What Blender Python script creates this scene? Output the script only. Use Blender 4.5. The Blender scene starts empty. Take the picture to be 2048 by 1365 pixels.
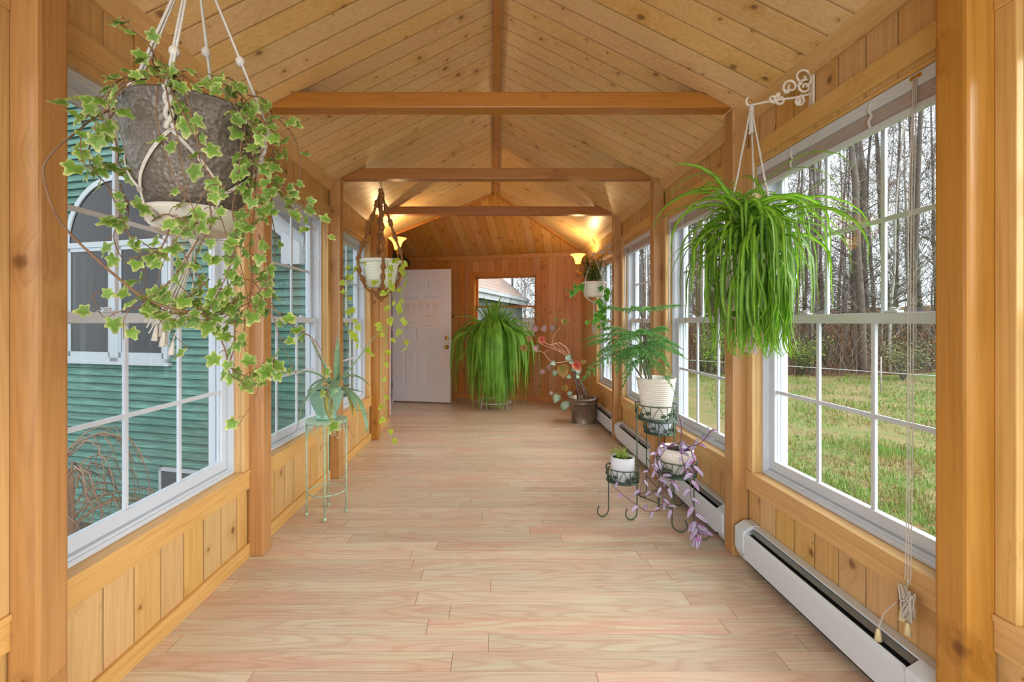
import bpy, bmesh, math, random
from mathutils import Vector, Matrix, noise as mnoise

S = bpy.context.scene
# ------------------------------------------------------------------ camera, sky, exposure
CX, CZ, FP = -0.022, 1.25, 910.0          # camera x and height in metres, focal length in pixels
cam_d = bpy.data.cameras.new('camera')
cam = bpy.data.objects.new('camera', cam_d)
S.collection.objects.link(cam)
cam.location = (CX, 0, CZ)
cam.rotation_euler = (math.pi / 2, 0, 0)
cam_d.sensor_width = 36
cam_d.lens = 36 * FP / 2048
cam_d.shift_x = (1024 - 988) / 2048
cam_d.shift_y = -(682.5 - 645) / 2048
cam_d.clip_start = 0.05
cam_d.clip_end = 300
S.camera = cam
S.view_settings.view_transform = 'Standard'
S.view_settings.look = 'None'
S.view_settings.gamma = 1
S.view_settings.use_curve_mapping = False
S.view_settings.exposure = 0.68
S.cycles.use_denoising = True
S.cycles.max_bounces = 10
S.cycles.diffuse_bounces = 6
S.cycles.transparent_max_bounces = 32
S.cycles.sample_clamp_indirect = 6

w = bpy.data.worlds.new('overcast_sky')
S.world = w
w.use_nodes = True
nt = w.node_tree
nt.nodes.clear()
wo = nt.nodes.new('ShaderNodeOutputWorld')
bg = nt.nodes.new('ShaderNodeBackground')
tc = nt.nodes.new('ShaderNodeTexCoord')
ns = nt.nodes.new('ShaderNodeTexNoise')
ns.inputs['Scale'].default_value = 2.2
ns.inputs['Detail'].default_value = 4
cr = nt.nodes.new('ShaderNodeValToRGB')
cr.color_ramp.elements[0].position = 0.3
cr.color_ramp.elements[0].color = (0.72, 0.82, 0.93, 1)
cr.color_ramp.elements[1].position = 0.7
cr.color_ramp.elements[1].color = (0.95, 0.97, 1.0, 1)
nt.links.new(tc.outputs['Generated'], ns.inputs['Vector'])
nt.links.new(ns.outputs['Fac'], cr.inputs['Fac'])
nt.links.new(cr.outputs['Color'], bg.inputs['Color'])
nt.links.new(bg.outputs['Background'], wo.inputs['Surface'])
bg.inputs['Strength'].default_value = 1.7

def area(name, loc, rot, sx, sy, power, col):
    l = bpy.data.lights.new(name, 'AREA')
    l.shape = 'RECTANGLE'; l.size = sx; l.size_y = sy; l.energy = power; l.color = col
    o = bpy.data.objects.new(name, l); S.collection.objects.link(o)
    o.location = loc; o.rotation_euler = rot
    return o
sl = bpy.data.lights.new('veiled_sun', 'SUN')
sl.energy = 5.5; sl.angle = math.radians(75); sl.color = (1.0, 0.985, 0.96)
so = bpy.data.objects.new('veiled_sun', sl); S.collection.objects.link(so)
so.rotation_euler = Vector((1.0, -0.25, 0.62)).to_track_quat('Z', 'Y').to_euler()
# added fill lamp behind the camera, brightens the room from the rear
area('rear_fill', (0, -2.2, 1.35), (math.radians(97), 0, 0), 2.3, 2.0, 45, (0.88, 0.94, 1.0))

# ------------------------------------------------------------------ helpers
def lin(h):
    h = h.lstrip('#')
    out = []
    for i in (0, 2, 4):
        c = int(h[i:i+2], 16) / 255
        out.append(c / 12.92 if c <= 0.04045 else ((c + 0.055) / 1.055) ** 2.4)
    return (out[0], out[1], out[2], 1)

def V(px, py, Y):
    """point at depth Y (metres) seen at a measured position of the photograph"""
    return Vector(((px - 988) / FP * Y + CX, Y, CZ + (645 - py) / FP * Y))

class MB:
    def __init__(self):
        self.v = []; self.f = []; self.m = []; self.s = []; self.uv = []
    def face(self, idx, mi=0, sm=False, uv=None):
        self.f.append(tuple(idx)); self.m.append(mi); self.s.append(sm)
        self.uv.append(uv)
    def add(self, vs, fs, mi=0, sm=False):
        b = len(self.v)
        self.v += [tuple(p) for p in vs]
        for f in fs: self.face([b + i for i in f], mi, sm)
    def box(self, a, b, mi=0, M=None):
        x0, y0, z0 = a; x1, y1, z1 = b
        vs = [(x0,y0,z0),(x1,y0,z0),(x1,y1,z0),(x0,y1,z0),(x0,y0,z1),(x1,y0,z1),(x1,y1,z1),(x0,y1,z1)]
        if M is not None: vs = [M @ Vector(p) for p in vs]
        self.add(vs, [(0,3,2,1),(4,5,6,7),(0,1,5,4),(1,2,6,5),(2,3,7,6),(3,0,4,7)], mi)
    def bbox(self, a, b, r, mi=0, M=None):
        """box with chamfered edges"""
        x0, y0, z0 = [min(p, q) for p, q in zip(a, b)]; x1, y1, z1 = [max(p, q) for p, q in zip(a, b)]
        bm = bmesh.new()
        bmesh.ops.create_cube(bm, size=1)
        for v in bm.verts:
            v.co = Vector(((x0+x1)/2 + v.co.x*(x1-x0), (y0+y1)/2 + v.co.y*(y1-y0), (z0+z1)/2 + v.co.z*(z1-z0)))
        bmesh.ops.bevel(bm, geom=list(bm.edges), offset=r, segments=2, affect='EDGES', profile=0.6)
        self.bm(bm, mi, M)
    def bm(self, bm, mi=0, M=None, sm=False):
        b = len(self.v)
        bm.verts.index_update()
        for v in bm.verts: self.v.append(tuple(M @ v.co if M is not None else v.co))
        for f in bm.faces: self.face([b + v.index for v in f.verts], mi, sm)
        bm.free()
    def tube(self, pts, r, n=8, mi=0, cap=True, closed=False):
        pts = [Vector(p) for p in pts]
        N = len(pts)
        rr = r if isinstance(r, (list, tuple)) else [r] * N
        t0 = (pts[1] - pts[0]).normalized()
        up = Vector((0, 0, 1)) if abs(t0.z) < 0.9 else Vector((1, 0, 0))
        nrm = t0.cross(up).normalized()
        b = len(self.v)
        for i, p in enumerate(pts):
            if closed: t = pts[(i+1) % N] - pts[i-1]
            else: t = pts[min(i+1, N-1)] - pts[max(i-1, 0)]
            if t.length < 1e-9: t = t0
            t = t.normalized()
            nrm = nrm - t * nrm.dot(t)
            if nrm.length < 1e-6: nrm = t.orthogonal()
            nrm = nrm.normalized()
            bi = t.cross(nrm)
            for k in range(n):
                a = 2 * math.pi * k / n
                self.v.append(tuple(p + (nrm * math.cos(a) + bi * math.sin(a)) * rr[i]))
        L = N if closed else N - 1
        for i in range(L):
            j = (i + 1) % N
            for k in range(n):
                k2 = (k + 1) % n
                self.face((b+i*n+k, b+i*n+k2, b+j*n+k2, b+j*n+k), mi, n > 4)
        if cap and not closed and n > 2:
            self.face([b+k for k in range(n)][::-1], mi)
            self.face([b+(N-1)*n+k for k in range(n)], mi)
    def lathe(self, prof, c=(0,0,0), n=32, mi=0, sx=1, sy=1, cap=False, wob=None):
        b = len(self.v)
        for i, (r, z) in enumerate(prof):
            for k in range(n):
                a = 2 * math.pi * k / n
                q = r * (wob(a, z) if wob else 1)
                self.v.append((c[0] + q*math.cos(a)*sx, c[1] + q*math.sin(a)*sy, c[2] + z))
        for i in range(len(prof) - 1):
            for k in range(n):
                k2 = (k + 1) % n
                self.face((b+i*n+k, b+i*n+k2, b+(i+1)*n+k2, b+(i+1)*n+k), mi, True)
        if cap:
            self.face([b+k for k in range(n)][::-1], mi)
            self.face([b+(len(prof)-1)*n+k for k in range(n)], mi)
    def ball(self, c, r, mi=0, n=8, m=5, sz=1.0):
        prof = [(max(1e-4, r*math.sin(math.pi*i/m)), -r*sz*math.cos(math.pi*i/m)) for i in range(m+1)]
        self.lathe(prof, c, n, mi)
    def prism(self, poly, d, mi=0):
        """polygon (3-D points) extruded along vector d"""
        n = len(poly); d = Vector(d)
        vs = [Vector(p) for p in poly]; vs += [p + d for p in vs]
        fs = [tuple(range(n))[::-1], tuple(range(n, 2*n))] + [(i, (i+1) % n, n+(i+1) % n, n+i) for i in range(n)]
        self.add(vs, fs, mi)
    def build(self, name, mats, parent=None, origin=None, fixn=False):
        me = bpy.data.meshes.new(name)
        o = Vector(origin) if origin is not None else Vector((0, 0, 0))
        pl = Vector((0, 0, 0))
        if parent is not None and origin is None:
            o = world_loc(parent)
        me.from_pydata([tuple(Vector(p) - o) for p in self.v], [], self.f)
        if not isinstance(mats, (list, tuple)): mats = [mats]
        for m in mats: me.materials.append(m)
        me.polygons.foreach_set('material_index', self.m)
        me.polygons.foreach_set('use_smooth', self.s)
        if any(u is not None for u in self.uv):
            l = me.uv_layers.new(name='UVMap')
            k = 0
            for f, u in zip(self.f, self.uv):
                for i in range(len(f)):
                    l.data[k].uv = u[i] if u else (0, 0)
                    k += 1
        if fixn:
            bm = bmesh.new(); bm.from_mesh(me)
            bmesh.ops.recalc_face_normals(bm, faces=bm.faces); bm.to_mesh(me); bm.free()
        me.update()
        ob = bpy.data.objects.new(name, me)
        S.collection.objects.link(ob)
        if parent is not None:
            ob.parent = parent
            if origin is not None: ob.location = o - world_loc(parent)
        else: ob.location = o
        return ob

def world_loc(o):
    l = Vector(o.location)
    while o.parent is not None:
        o = o.parent; l += Vector(o.location)
    return l

def thing(name, loc, label, cat, group=None, kind=None):
    o = bpy.data.objects.new(name, None)
    o.empty_display_size = 0.1
    S.collection.objects.link(o)
    o.location = loc
    tag(o, label, cat, group, kind)
    return o

def tag(o, label=None, cat=None, group=None, kind=None):
    if label: o['label'] = label
    if cat: o['category'] = cat
    if group: o['group'] = group
    if kind: o['kind'] = kind
    return o

def struct(name, mb, mat, parent=None, fixn=True):
    o = mb.build(name, mat, parent, fixn=fixn)
    if parent is None: o['kind'] = 'structure'
    return o

def smooth_path(pts, n=6):
    pts = [Vector(p) for p in pts]
    if len(pts) < 3:
        return [pts[0].lerp(pts[1], i / n) for i in range(n + 1)]
    out = []
    P = [pts[0] * 2 - pts[1]] + pts + [pts[-1] * 2 - pts[-2]]
    for i in range(1, len(P) - 2):
        a, b, c, d = P[i-1:i+3]
        for k in range(n):
            t = k / n
            out.append(0.5 * ((2*b) + (c-a)*t + (2*a-5*b+4*c-d)*t*t + (3*b-a-3*c+d)*t**3))
    out.append(pts[-1])
    return out

def wiggle(pts, amp, rng):
    return [p + Vector((rng.uniform(-amp, amp), rng.uniform(-amp, amp), rng.uniform(-amp, amp))) for p in pts]

# ------------------------------------------------------------------ materials
class NT:
    def __init__(self, name):
        self.mat = bpy.data.materials.new(name)
        self.mat.use_nodes = True
        self.t = self.mat.node_tree
        self.t.nodes.clear()
        self.out = self.t.nodes.new('ShaderNodeOutputMaterial')
    def n(self, typ, **kw):
        nd = self.t.nodes.new('ShaderNode' + typ)
        for k, v in kw.items(): setattr(nd, k, v)
        return nd
    def set(self, sock, val):
        if hasattr(val, 'is_linked') or hasattr(val, 'links'): self.t.links.new(val, sock)
        elif val is not None: sock.default_value = val
    def math(self, op, a, b=None, c=None, clamp=False):
        nd = self.n('Math', operation=op, use_clamp=clamp)
        self.set(nd.inputs[0], a)
        if b is not None: self.set(nd.inputs[1], b)
        if c is not None: self.set(nd.inputs[2], c)
        return nd.outputs[0]
    def comb(self, x, y, z=0.0):
        nd = self.n('CombineXYZ')
        for s, q in zip(nd.inputs, (x, y, z)): self.set(s, q)
        return nd.outputs[0]
    def noise(self, vec, scale=1.0, detail=3.0, rough=0.55, dist=0.0, dim='3D'):
        nd = self.n('TexNoise', noise_dimensions=dim)
        if vec is not None: self.set(nd.inputs['Vector'], vec)
        nd.inputs['Scale'].default_value = scale
        nd.inputs['Detail'].default_value = detail
        nd.inputs['Roughness'].default_value = rough
        nd.inputs['Distortion'].default_value = dist
        return nd.outputs['Fac']
    def white(self, a, b=None):
        nd = self.n('TexWhiteNoise', noise_dimensions='2D')
        self.set(nd.inputs['Vector'], self.comb(a, b if b is not None else 0.0))
        return nd.outputs['Value']
    def step(self, x, a, b):
        nd = self.n('MapRange', interpolation_type='SMOOTHSTEP')
        self.set(nd.inputs['Value'], x)
        self.set(nd.inputs['From Min'], a); self.set(nd.inputs['From Max'], b)
        return nd.outputs['Result']
    def rng(self, x, a, b, c, d):
        nd = self.n('MapRange')
        self.set(nd.inputs['Value'], x)
        for k, q in zip(('From Min', 'From Max', 'To Min', 'To Max'), (a, b, c, d)): self.set(nd.inputs[k], q)
        return nd.outputs['Result']
    def mix(self, f, a, b, mode='MIX'):
        nd = self.n('Mix', data_type='RGBA', blend_type=mode, clamp_factor=True)
        self.set(nd.inputs[0], f); self.set(nd.inputs[6], a); self.set(nd.inputs[7], b)
        return nd.outputs[2]
    def scale(self, col, f):
        return self.mix(1.0, col, self.comb(f, f, f), 'MULTIPLY')
    def bump(self, h, strength=0.3, dist=0.01):
        nd = self.n('Bump')
        nd.inputs['Strength'].default_value = strength
        nd.inputs['Distance'].default_value = dist
        self.set(nd.inputs['Height'], h)
        return nd.outputs['Normal']
    def bsdf(self, col, rough=0.5, metal=0.0, spec=0.5, normal=None, **kw):
        nd = self.n('BsdfPrincipled')
        self.set(nd.inputs['Base Color'], col)
        self.set(nd.inputs['Roughness'], rough)
        self.set(nd.inputs['Metallic'], metal)
        nd.inputs['Specular IOR Level'].default_value = spec
        if normal is not None: self.set(nd.inputs['Normal'], normal)
        for k, v in kw.items(): self.set(nd.inputs[k.replace('_', ' ')], v)
        return nd.outputs[0]
    def done(self, sh):
        self.t.links.new(sh, self.out.inputs['Surface'])
        return self.mat

def plain(name, hexc, rough=0.5, metal=0.0, spec=0.5, var=0.06, scale=30, bump=0.0, **kw):
    t = NT(name)
    tc = t.n('TexCoord').outputs['Object']
    nz = t.noise(tc, scale, 4)
    col = t.scale(lin(hexc), t.rng(nz, 0.25, 0.75, 1 - var, 1 + var))
    nm = t.bump(nz, bump, 0.004) if bump else None
    return t.done(t.bsdf(col, t.rng(nz, 0.2, 0.8, rough * 0.9, min(1, rough * 1.1)), metal, spec, nm, **kw))

def wood(name, light, dark, along='Z', across='Y', bw=None, phase=0.0, rot=0.0, rough=0.38, knots=0.55, knotcol='#5a2f12', grain=1.0, ksize=0.055, groove=True, var=0.2):
    t = NT(name)
    pos = t.n('NewGeometry').outputs['Position']
    if rot:
        vr = t.n('VectorRotate', rotation_type='Z_AXIS')
        t.set(vr.inputs['Vector'], pos); vr.inputs['Angle'].default_value = rot
        pos = vr.outputs[0]
    sp = t.n('SeparateXYZ'); t.set(sp.inputs[0], pos)
    ax = dict(zip('XYZ', sp.outputs))
    v = ax[along]; u = ax[across]
    w_ = ax[[a for a in 'XYZ' if a not in (along, across)][0]]
    if bw:
        ub = t.math('ADD', t.math('DIVIDE', u, bw), phase)
        bid = t.math('FLOOR', ub)
        fr = t.math('SUBTRACT', ub, bid)
        # the other side of the room has other boards
        side = t.math('SIGN', w_) if along != 'X' else t.math('SIGN', v)
        r = t.white(bid, side)
    else:
        r = t.white(t.math('FLOOR', t.math('MULTIPLY', u, 0.9)), t.math('FLOOR', t.math('MULTIPLY', w_, 0.9)))
    offs = t.math('MULTIPLY', r, 57.0)
    kv = t.n('TexVoronoi', voronoi_dimensions='2D' if bw else '3D', feature='F1')
    kw_ = 0.0 if bw else t.math('DIVIDE', w_, 0.16)
    ku = t.math('DIVIDE', t.math('SUBTRACT', fr, 0.5), 1.0) if bw else t.math('DIVIDE', u, 0.15)
    kvec = t.comb(t.math('ADD', t.math('MULTIPLY', ku, bw / 0.15 if bw else 1.0), offs), t.math('ADD', t.math('DIVIDE', v, 0.15), offs), kw_)
    t.set(kv.inputs['Vector'], kvec); kv.inputs['Scale'].default_value = 1.0
    kd = kv.outputs['Distance']
    sc = t.n('SeparateColor'); t.set(sc.inputs[0], kv.outputs['Color'])
    pres = t.math('GREATER_THAN', sc.outputs[0], 1 - knots)
    ks = t.math('MULTIPLY', t.math('MULTIPLY', t.math('ADD', t.math('POWER', sc.outputs[1], 2.0), 0.28), ksize * 2.6), pres)
    edge = t.noise(pos, 70, 3)
    kd2 = t.math('ADD', kd, t.math('MULTIPLY', t.math('SUBTRACT', edge, 0.5), 0.11))
    kmask = t.math('SUBTRACT', 1.0, t.step(kd2, t.math('MULTIPLY', ks, 0.3), t.math('MULTIPLY', ks, 1.15)))
    kmask = t.math('MULTIPLY', kmask, pres)
    halo = t.math('MULTIPLY', t.math('SUBTRACT', 1.0, t.step(kd, ks, t.math('MULTIPLY', ks, 4.2))), pres)
    bend = t.math('MULTIPLY', halo, 0.6)
    gv = t.comb(t.math('ADD', t.math('ADD', t.math('MULTIPLY', u, 95.0), offs), t.math('MULTIPLY', bend, 6.0)), t.math('MULTIPLY', v, 2.2), t.math('MULTIPLY', w_, 95.0))
    streak = t.noise(gv, 1.0, 3, 0.6)
    cv = t.comb(t.math('ADD', t.math('MULTIPLY', u, 7.0), offs), t.math('ADD', t.math('MULTIPLY', v, 0.42), offs), t.math('MULTIPLY', w_, 7.0))
    c1 = t.noise(cv, 1.0, 1.5, 0.5)
    ring = t.math('SINE', t.math('ADD', t.math('MULTIPLY', c1, 105.0), t.math('MULTIPLY', bend, 9.0)))
    ring = t.math('POWER', t.math('ADD', t.math('MULTIPLY', ring, 0.5), 0.5), 2.2)
    fac = t.math('ADD', t.math('MULTIPLY', t.step(streak, 0.35, 0.75), 0.45 * grain), t.math('MULTIPLY', ring, 0.24 * grain))
    fac = t.math('ADD', fac, t.math('MULTIPLY', halo, 0.38))
    fac = t.math('ADD', fac, t.math('MULTIPLY', t.math('SUBTRACT', t.noise(pos, 2.3, 3), 0.5), 0.5), clamp=True)
    col = t.mix(fac, lin(light), lin(dark))
    hs = t.n('HueSaturation')
    t.set(hs.inputs['Hue'], t.rng(r, 0, 1, 0.5 - 0.004, 0.5 + 0.006))
    t.set(hs.inputs['Saturation'], t.rng(t.white(r, 3.0), 0, 1, 0.92, 1.08))
    t.set(hs.inputs['Value'], t.rng(t.white(r, 7.0), 0, 1, 1 - var, 1 + var * 0.55))
    t.set(hs.inputs['Color'], col)
    col = hs.outputs['Color']
    col = t.mix(t.math('MULTIPLY', kmask, 0.74), col, lin(knotcol))
    h = t.math('MULTIPLY', streak, 0.12)
    if bw and groove:
        e = t.math('MINIMUM', fr, t.math('SUBTRACT', 1.0, fr))
        gw = 0.0027 / bw
        g = t.math('SUBTRACT', 1.0, t.step(e, gw * 0.5, gw * 1.9))
        gm = t.rng(t.noise(t.comb(t.math('MULTIPLY', bid, 3.7), t.math('MULTIPLY', v, 1.6), side), 1.0, 2), 0.3, 0.7, 0.45, 1.0)
        col = t.mix(t.math('MULTIPLY', t.math('MULTIPLY', g, gm), 0.8), col, lin('#4a250c'))
        h = t.math('SUBTRACT', h, t.math('MULTIPLY', t.math('SUBTRACT', 1.0, t.step(e, 0, gw * 4)), 1.0))
    nm = t.bump(h, 0.35, 0.003)
    return t.done(t.bsdf(col, t.rng(streak, 0.2, 0.8, rough - 0.06, rough + 0.1), 0, 0.45, nm))

ANG = math.radians(13.7)
LT, DK = '#dca868', '#c08545'
M = {}
M['ceil'] = wood('pine_ceiling_boards', '#dbb985', '#c2975e', 'X', 'Y', 0.131, 0.35, knots=0.42, ksize=0.05, var=0.07)
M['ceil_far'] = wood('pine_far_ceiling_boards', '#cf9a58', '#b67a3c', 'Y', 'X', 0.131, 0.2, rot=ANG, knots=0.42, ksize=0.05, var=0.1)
M['board_side'] = wood('pine_wall_boards', '#cca46c', '#b0864c', 'Z', 'Y', 0.133, 0.47, knots=0.3, ksize=0.05, var=0.08)
M['board_far'] = wood('pine_far_wall_boards', '#cb8b48', '#b26c2d', 'Z', 'X', 0.125, 0.1, rot=ANG, knots=0.4, ksize=0.05, var=0.12)  # warm lamplight put into the colour, more orange than the side boards
M['post'] = wood('fir_post', '#b58347', '#976630', 'Z', 'X', rough=0.3, knots=0.3, ksize=0.06, var=0.05)
M['beam'] = wood('fir_beam', '#a96f3a', '#8e5829', 'X', 'Z', rough=0.35, knots=0.2, ksize=0.06, var=0.05)
M['ridge'] = wood('fir_ridge', '#b5793e', '#9a6029', 'Y', 'X', rough=0.35, knots=0.2, var=0.05)
M['trim_y'] = wood('pine_trim_lengthwise', '#cfa970', '#b48a50', 'Y', 'Z', knots=0.15, ksize=0.05, var=0.06)
M['trim_z'] = wood('pine_trim_upright', '#cfa970', '#b48a50', 'Z', 'Y', knots=0.15, ksize=0.05, var=0.06)
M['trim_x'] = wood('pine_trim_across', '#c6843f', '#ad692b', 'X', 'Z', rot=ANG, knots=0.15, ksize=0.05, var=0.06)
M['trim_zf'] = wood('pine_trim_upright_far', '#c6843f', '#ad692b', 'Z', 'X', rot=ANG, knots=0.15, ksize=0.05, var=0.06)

def floor_mat():
    t = NT('laminate_floor')
    pos = t.n('NewGeometry').outputs['Position']
    sp = t.n('SeparateXYZ'); t.set(sp.inputs[0], pos)
    x, y, z = sp.outputs
    RW, L = 0.0958, 1.22
    rb = t.math('DIVIDE', y, RW)
    row = t.math('FLOOR', rb); fr = t.math('SUBTRACT', rb, row)
    off = t.math('MULTIPLY', t.white(row, 1.0), 7.3)
    pb = t.math('ADD', t.math('DIVIDE', x, L), off)
    pl = t.math('FLOOR', pb); fp = t.math('SUBTRACT', pb, pl)
    r = t.white(row, pl); r2 = t.white(pl, t.math('ADD', row, 31.0))
    offs = t.math('MULTIPLY', r, 40.0)
    g = t.noise(t.comb(t.math('ADD', t.math('MULTIPLY', x, 2.6), offs), t.math('MULTIPLY', y, 110.0), offs), 1.0, 4, 0.6)
    c1 = t.noise(t.comb(t.math('ADD', t.math('MULTIPLY', x, 0.85), offs), t.math('ADD', t.math('MULTIPLY', y, 9.0), offs), 0.0), 1.0, 1.2, 0.5)
    ring = t.math('POWER', t.math('ADD', t.math('MULTIPLY', t.math('SINE', t.math('MULTIPLY', c1, 85.0)), 0.5), 0.5), 3.0)
    fine = t.noise(t.comb(t.math('MULTIPLY', x, 28.0), t.math('MULTIPLY', y, 160.0), 0.0), 1.0, 2)
    patch = t.noise(t.comb(t.math('ADD', t.math('MULTIPLY', x, 1.5), offs), t.math('MULTIPLY', y, 16.0), offs), 1.0, 6, 0.75)
    col = t.mix(t.step(patch, 0.42, 0.60), lin('#d1ac95'), lin('#d0c5a9'))
    col = t.mix(t.math('MULTIPLY', r2, 0.55), col, lin('#d0c9b2'))
    col = t.mix(t.math('MULTIPLY', t.step(g, 0.45, 0.8), 0.5), col, lin('#bb9580'))
    col = t.mix(t.math('MULTIPLY', ring, 0.34), col, lin('#b0866e'))
    col = t.scale(col, t.rng(r, 0, 1, 0.87, 1.06))
    col = t.scale(col, t.rng(fine, 0.3, 0.7, 0.985, 1.015))
    e = t.math('MINIMUM', fr, t.math('SUBTRACT', 1.0, fr))
    s = t.math('MULTIPLY', t.math('SUBTRACT', 1.0, t.step(e, 0.0, 0.018)), 0.5)
    e2 = t.math('MINIMUM', fp, t.math('SUBTRACT', 1.0, fp))
    s2 = t.math('SUBTRACT', 1.0, t.step(e2, 0.0006, 0.0018))
    col = t.mix(t.math('MAXIMUM', t.math('MULTIPLY', s2, 0.75), s), col, lin('#7a4a2e'))
    nm = t.bump(t.math('SUBTRACT', t.math('MULTIPLY', fine, 0.15), t.math('MAXIMUM', s, s2)), 0.15, 0.002)
    return t.done(t.bsdf(col, t.rng(g, 0.2, 0.8, 0.27, 0.36), 0, 0.5, nm))
M['floor'] = floor_mat()

M['vinyl'] = plain('white_vinyl', '#c3cad3', 0.35, var=0.02)
M['vinyl_warm'] = plain('ivory_vinyl_rail', '#cfcac2', 0.4, var=0.02)
M['white_paint'] = plain('white_door_paint', '#e6e3e8', 0.35, var=0.01, scale=6)
M['heater'] = plain('white_enamel', '#cdd5dc', 0.32, var=0.02)
M['heater_dark'] = plain('dark_heater_slot', '#16181b', 0.5)
M['heater_fin'] = plain('grey_damper_metal', '#84898c', 0.35, 0.6)
M['cotton'] = plain('white_cotton_cord', '#c4bfb6', 0.8, var=0.12, scale=160, bump=0.5)
M['jute'] = plain('brown_jute_cord', '#8f6234', 0.85, var=0.35, scale=140, bump=0.7)
M['blind'] = plain('white_blind_slats', '#cbc3c2', 0.5)
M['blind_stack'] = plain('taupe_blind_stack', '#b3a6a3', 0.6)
M['cream_iron'] = plain('cream_painted_iron', '#cfc5b2', 0.5, var=0.15, scale=60)
M['brass'] = plain('polished_brass', '#d9a944', 0.2, 1.0)
M['steel'] = plain('hinge_steel', '#8d8a86', 0.3, 1.0)
M['soil'] = plain('potting_soil', '#33251b', 0.95, var=0.5, scale=90, bump=1.0)
M['green_iron'] = plain('dark_green_iron', '#3f5140', 0.5, var=0.15)
M['verdigris'] = plain('distressed_pale_green_iron', '#9fb79c', 0.6, var=0.3, scale=45)
M['stem_brown'] = plain('brown_stem', '#75563a', 0.7, var=0.25, scale=60)
M['stem_green'] = plain('green_stem', '#93a951', 0.6, var=0.15)
M['paper'] = plain('drawing_paper', '#e9dfdb', 0.8, var=0.02)
M['plaster'] = plain('off_white_plaster', '#cfcac2', 0.8)
M['bark'] = plain('grey_brown_bark', '#5d534b', 0.9, var=0.35, scale=6)
M['bark_light'] = plain('pale_birch_bark', '#a39d96', 0.9, var=0.3, scale=6)

def glass_mat():
    t = NT('window_glass')
    tr = t.n('BsdfTransparent'); tr.inputs[0].default_value = (0.97, 0.985, 0.98, 1)
    gl = t.n('BsdfGlossy'); gl.inputs['Roughness'].default_value = 0.0
    lw = t.n('LayerWeight'); lw.inputs['Blend'].default_value = 0.5
    fc = t.math('POWER', lw.outputs['Facing'], 4.5)
    fr = t.math('ADD', t.math('MULTIPLY', fc, 0.7), 0.022)
    mx = t.n('MixShader')
    t.set(mx.inputs[0], fr); t.set(mx.inputs[1], tr.outputs[0]); t.set(mx.inputs[2], gl.outputs[0])
    return t.done(mx.outputs[0])
M['glass'] = glass_mat()
# ------------------------------------------------------------------ room shell
WX = 1.34                    # wall boards at x = -WX and +WX
def post_y(k): return 1.225 + 1.2 * k
Y0, YR = -2.4, 7.05          # back wall, right wall's far corner
Z_SILL, Z_HEAD = 0.463, 2.075
def win_y(k):                # window opening of the bay that ends at post k
    return post_y(k - 1) + 0.135, post_y(k) - 0.04

# far room: wall runs from the right corner along E, N points back towards the camera
FC = Vector((WX, YR, 0)); FE = Vector((-math.cos(ANG), math.sin(ANG), 0)); FN = Vector((-math.sin(ANG), -math.cos(ANG), 0))
def far(t, d, z): return FC + FE * t + FN * d + Vector((0, 0, z))
def ceil_z(x): return 3.02 - 0.5 * abs(x)
def farceil_z(p):
    d = (Vector((p[0], p[1], 0)) - FC).dot(FN)
    return 2.34 + 0.6 * d

m = MB()
m.box((-1.47, Y0, -0.12), (1.47, 8.9, 0))
m.box((-3.2, 5.4, -0.12), (-1.47, 8.9, 0))
struct('floor', m, M['floor'])

# ceiling: two slopes of the corridor, cut at the valley on the right and at the opening on the left
def slope(sgn, pts):
    mb = MB()
    top = [(sgn * x, y, ceil_z(x)) for x, y in pts]
    mb.prism(top, (0, 0, 0.05))
    return mb
def valley_y(x):
    # where the right corridor slope meets the far slope
    lo, hi = 5.0, 8.0
    for _ in range(40):
        mid = (lo + hi) / 2
        if farceil_z((x, mid)) > ceil_z(x): lo = mid
        else: hi = mid
    return lo
YRG = valley_y(0)
struct('ceiling_right', slope(1, [(0, Y0), (1.5, Y0), (1.5, valley_y(1.5)), (0, YRG)]), M['ceil'])
struct('ceiling_left', slope(-1, [(0, Y0), (1.5, Y0), (1.5, 5.70), (0, YRG)]), M['ceil'])
m = MB()
q = [far(-0.3, -0.1, 0), far(4.2, -0.1, 0), far(4.2, 2.9, 0), far(-0.3, 2.9, 0)]
q = [(p.x, p.y, farceil_z(p)) for p in q]
m.prism(q, (0, 0, 0.05))
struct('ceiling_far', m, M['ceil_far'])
m = MB()   # vertical closure above the left slope's cut edge
a, b = Vector((0, YRG, 0)), Vector((-1.5, 5.70, 0))
m.add([(a.x, a.y + .03, 3.0), (b.x, b.y + .03, ceil_z(1.5) - 0.02), (b.x, b.y + .03, farceil_z(b) + 0.03), (a.x, a.y + .03, farceil_z(a) + 0.03)], [(0, 1, 2, 3)])
m.add([(-1.5, 5.70, 2.2), (-3.3, 5.3, 2.2), (-3.3, 5.3, 3.9), (-1.5, 5.70, farceil_z(b) + .03)], [(0, 1, 2, 3)])
struct('wall_gable', m, M['board_far'], fixn=False)

def side_wall(sgn):
    m = MB()
    x0, x1 = sgn * WX, sgn * 1.47
    def seg(ya, yb, za, zb): m.box((min(x0, x1), ya, za), (max(x0, x1), yb, zb))
    end = 5.65 if sgn < 0 else 7.2
    ks = (-2, -1, 0, 1, 2, 3) if sgn < 0 else (-2, -1, 0, 1, 2, 3, 4)
    y = Y0
    for k in ks:
        a, b = win_y(k)
        a = max(a, Y0 + 0.05)
        seg(y, a, 0, 2.42)
        seg(a, b, 0, Z_SILL); seg(a, b, Z_HEAD, 2.42)
        y = b
    seg(y, end, 0, 2.42)
    return m
struct('wall_left', side_wall(-1), M['board_side'])
struct('wall_right', side_wall(1), M['board_side'])

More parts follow.
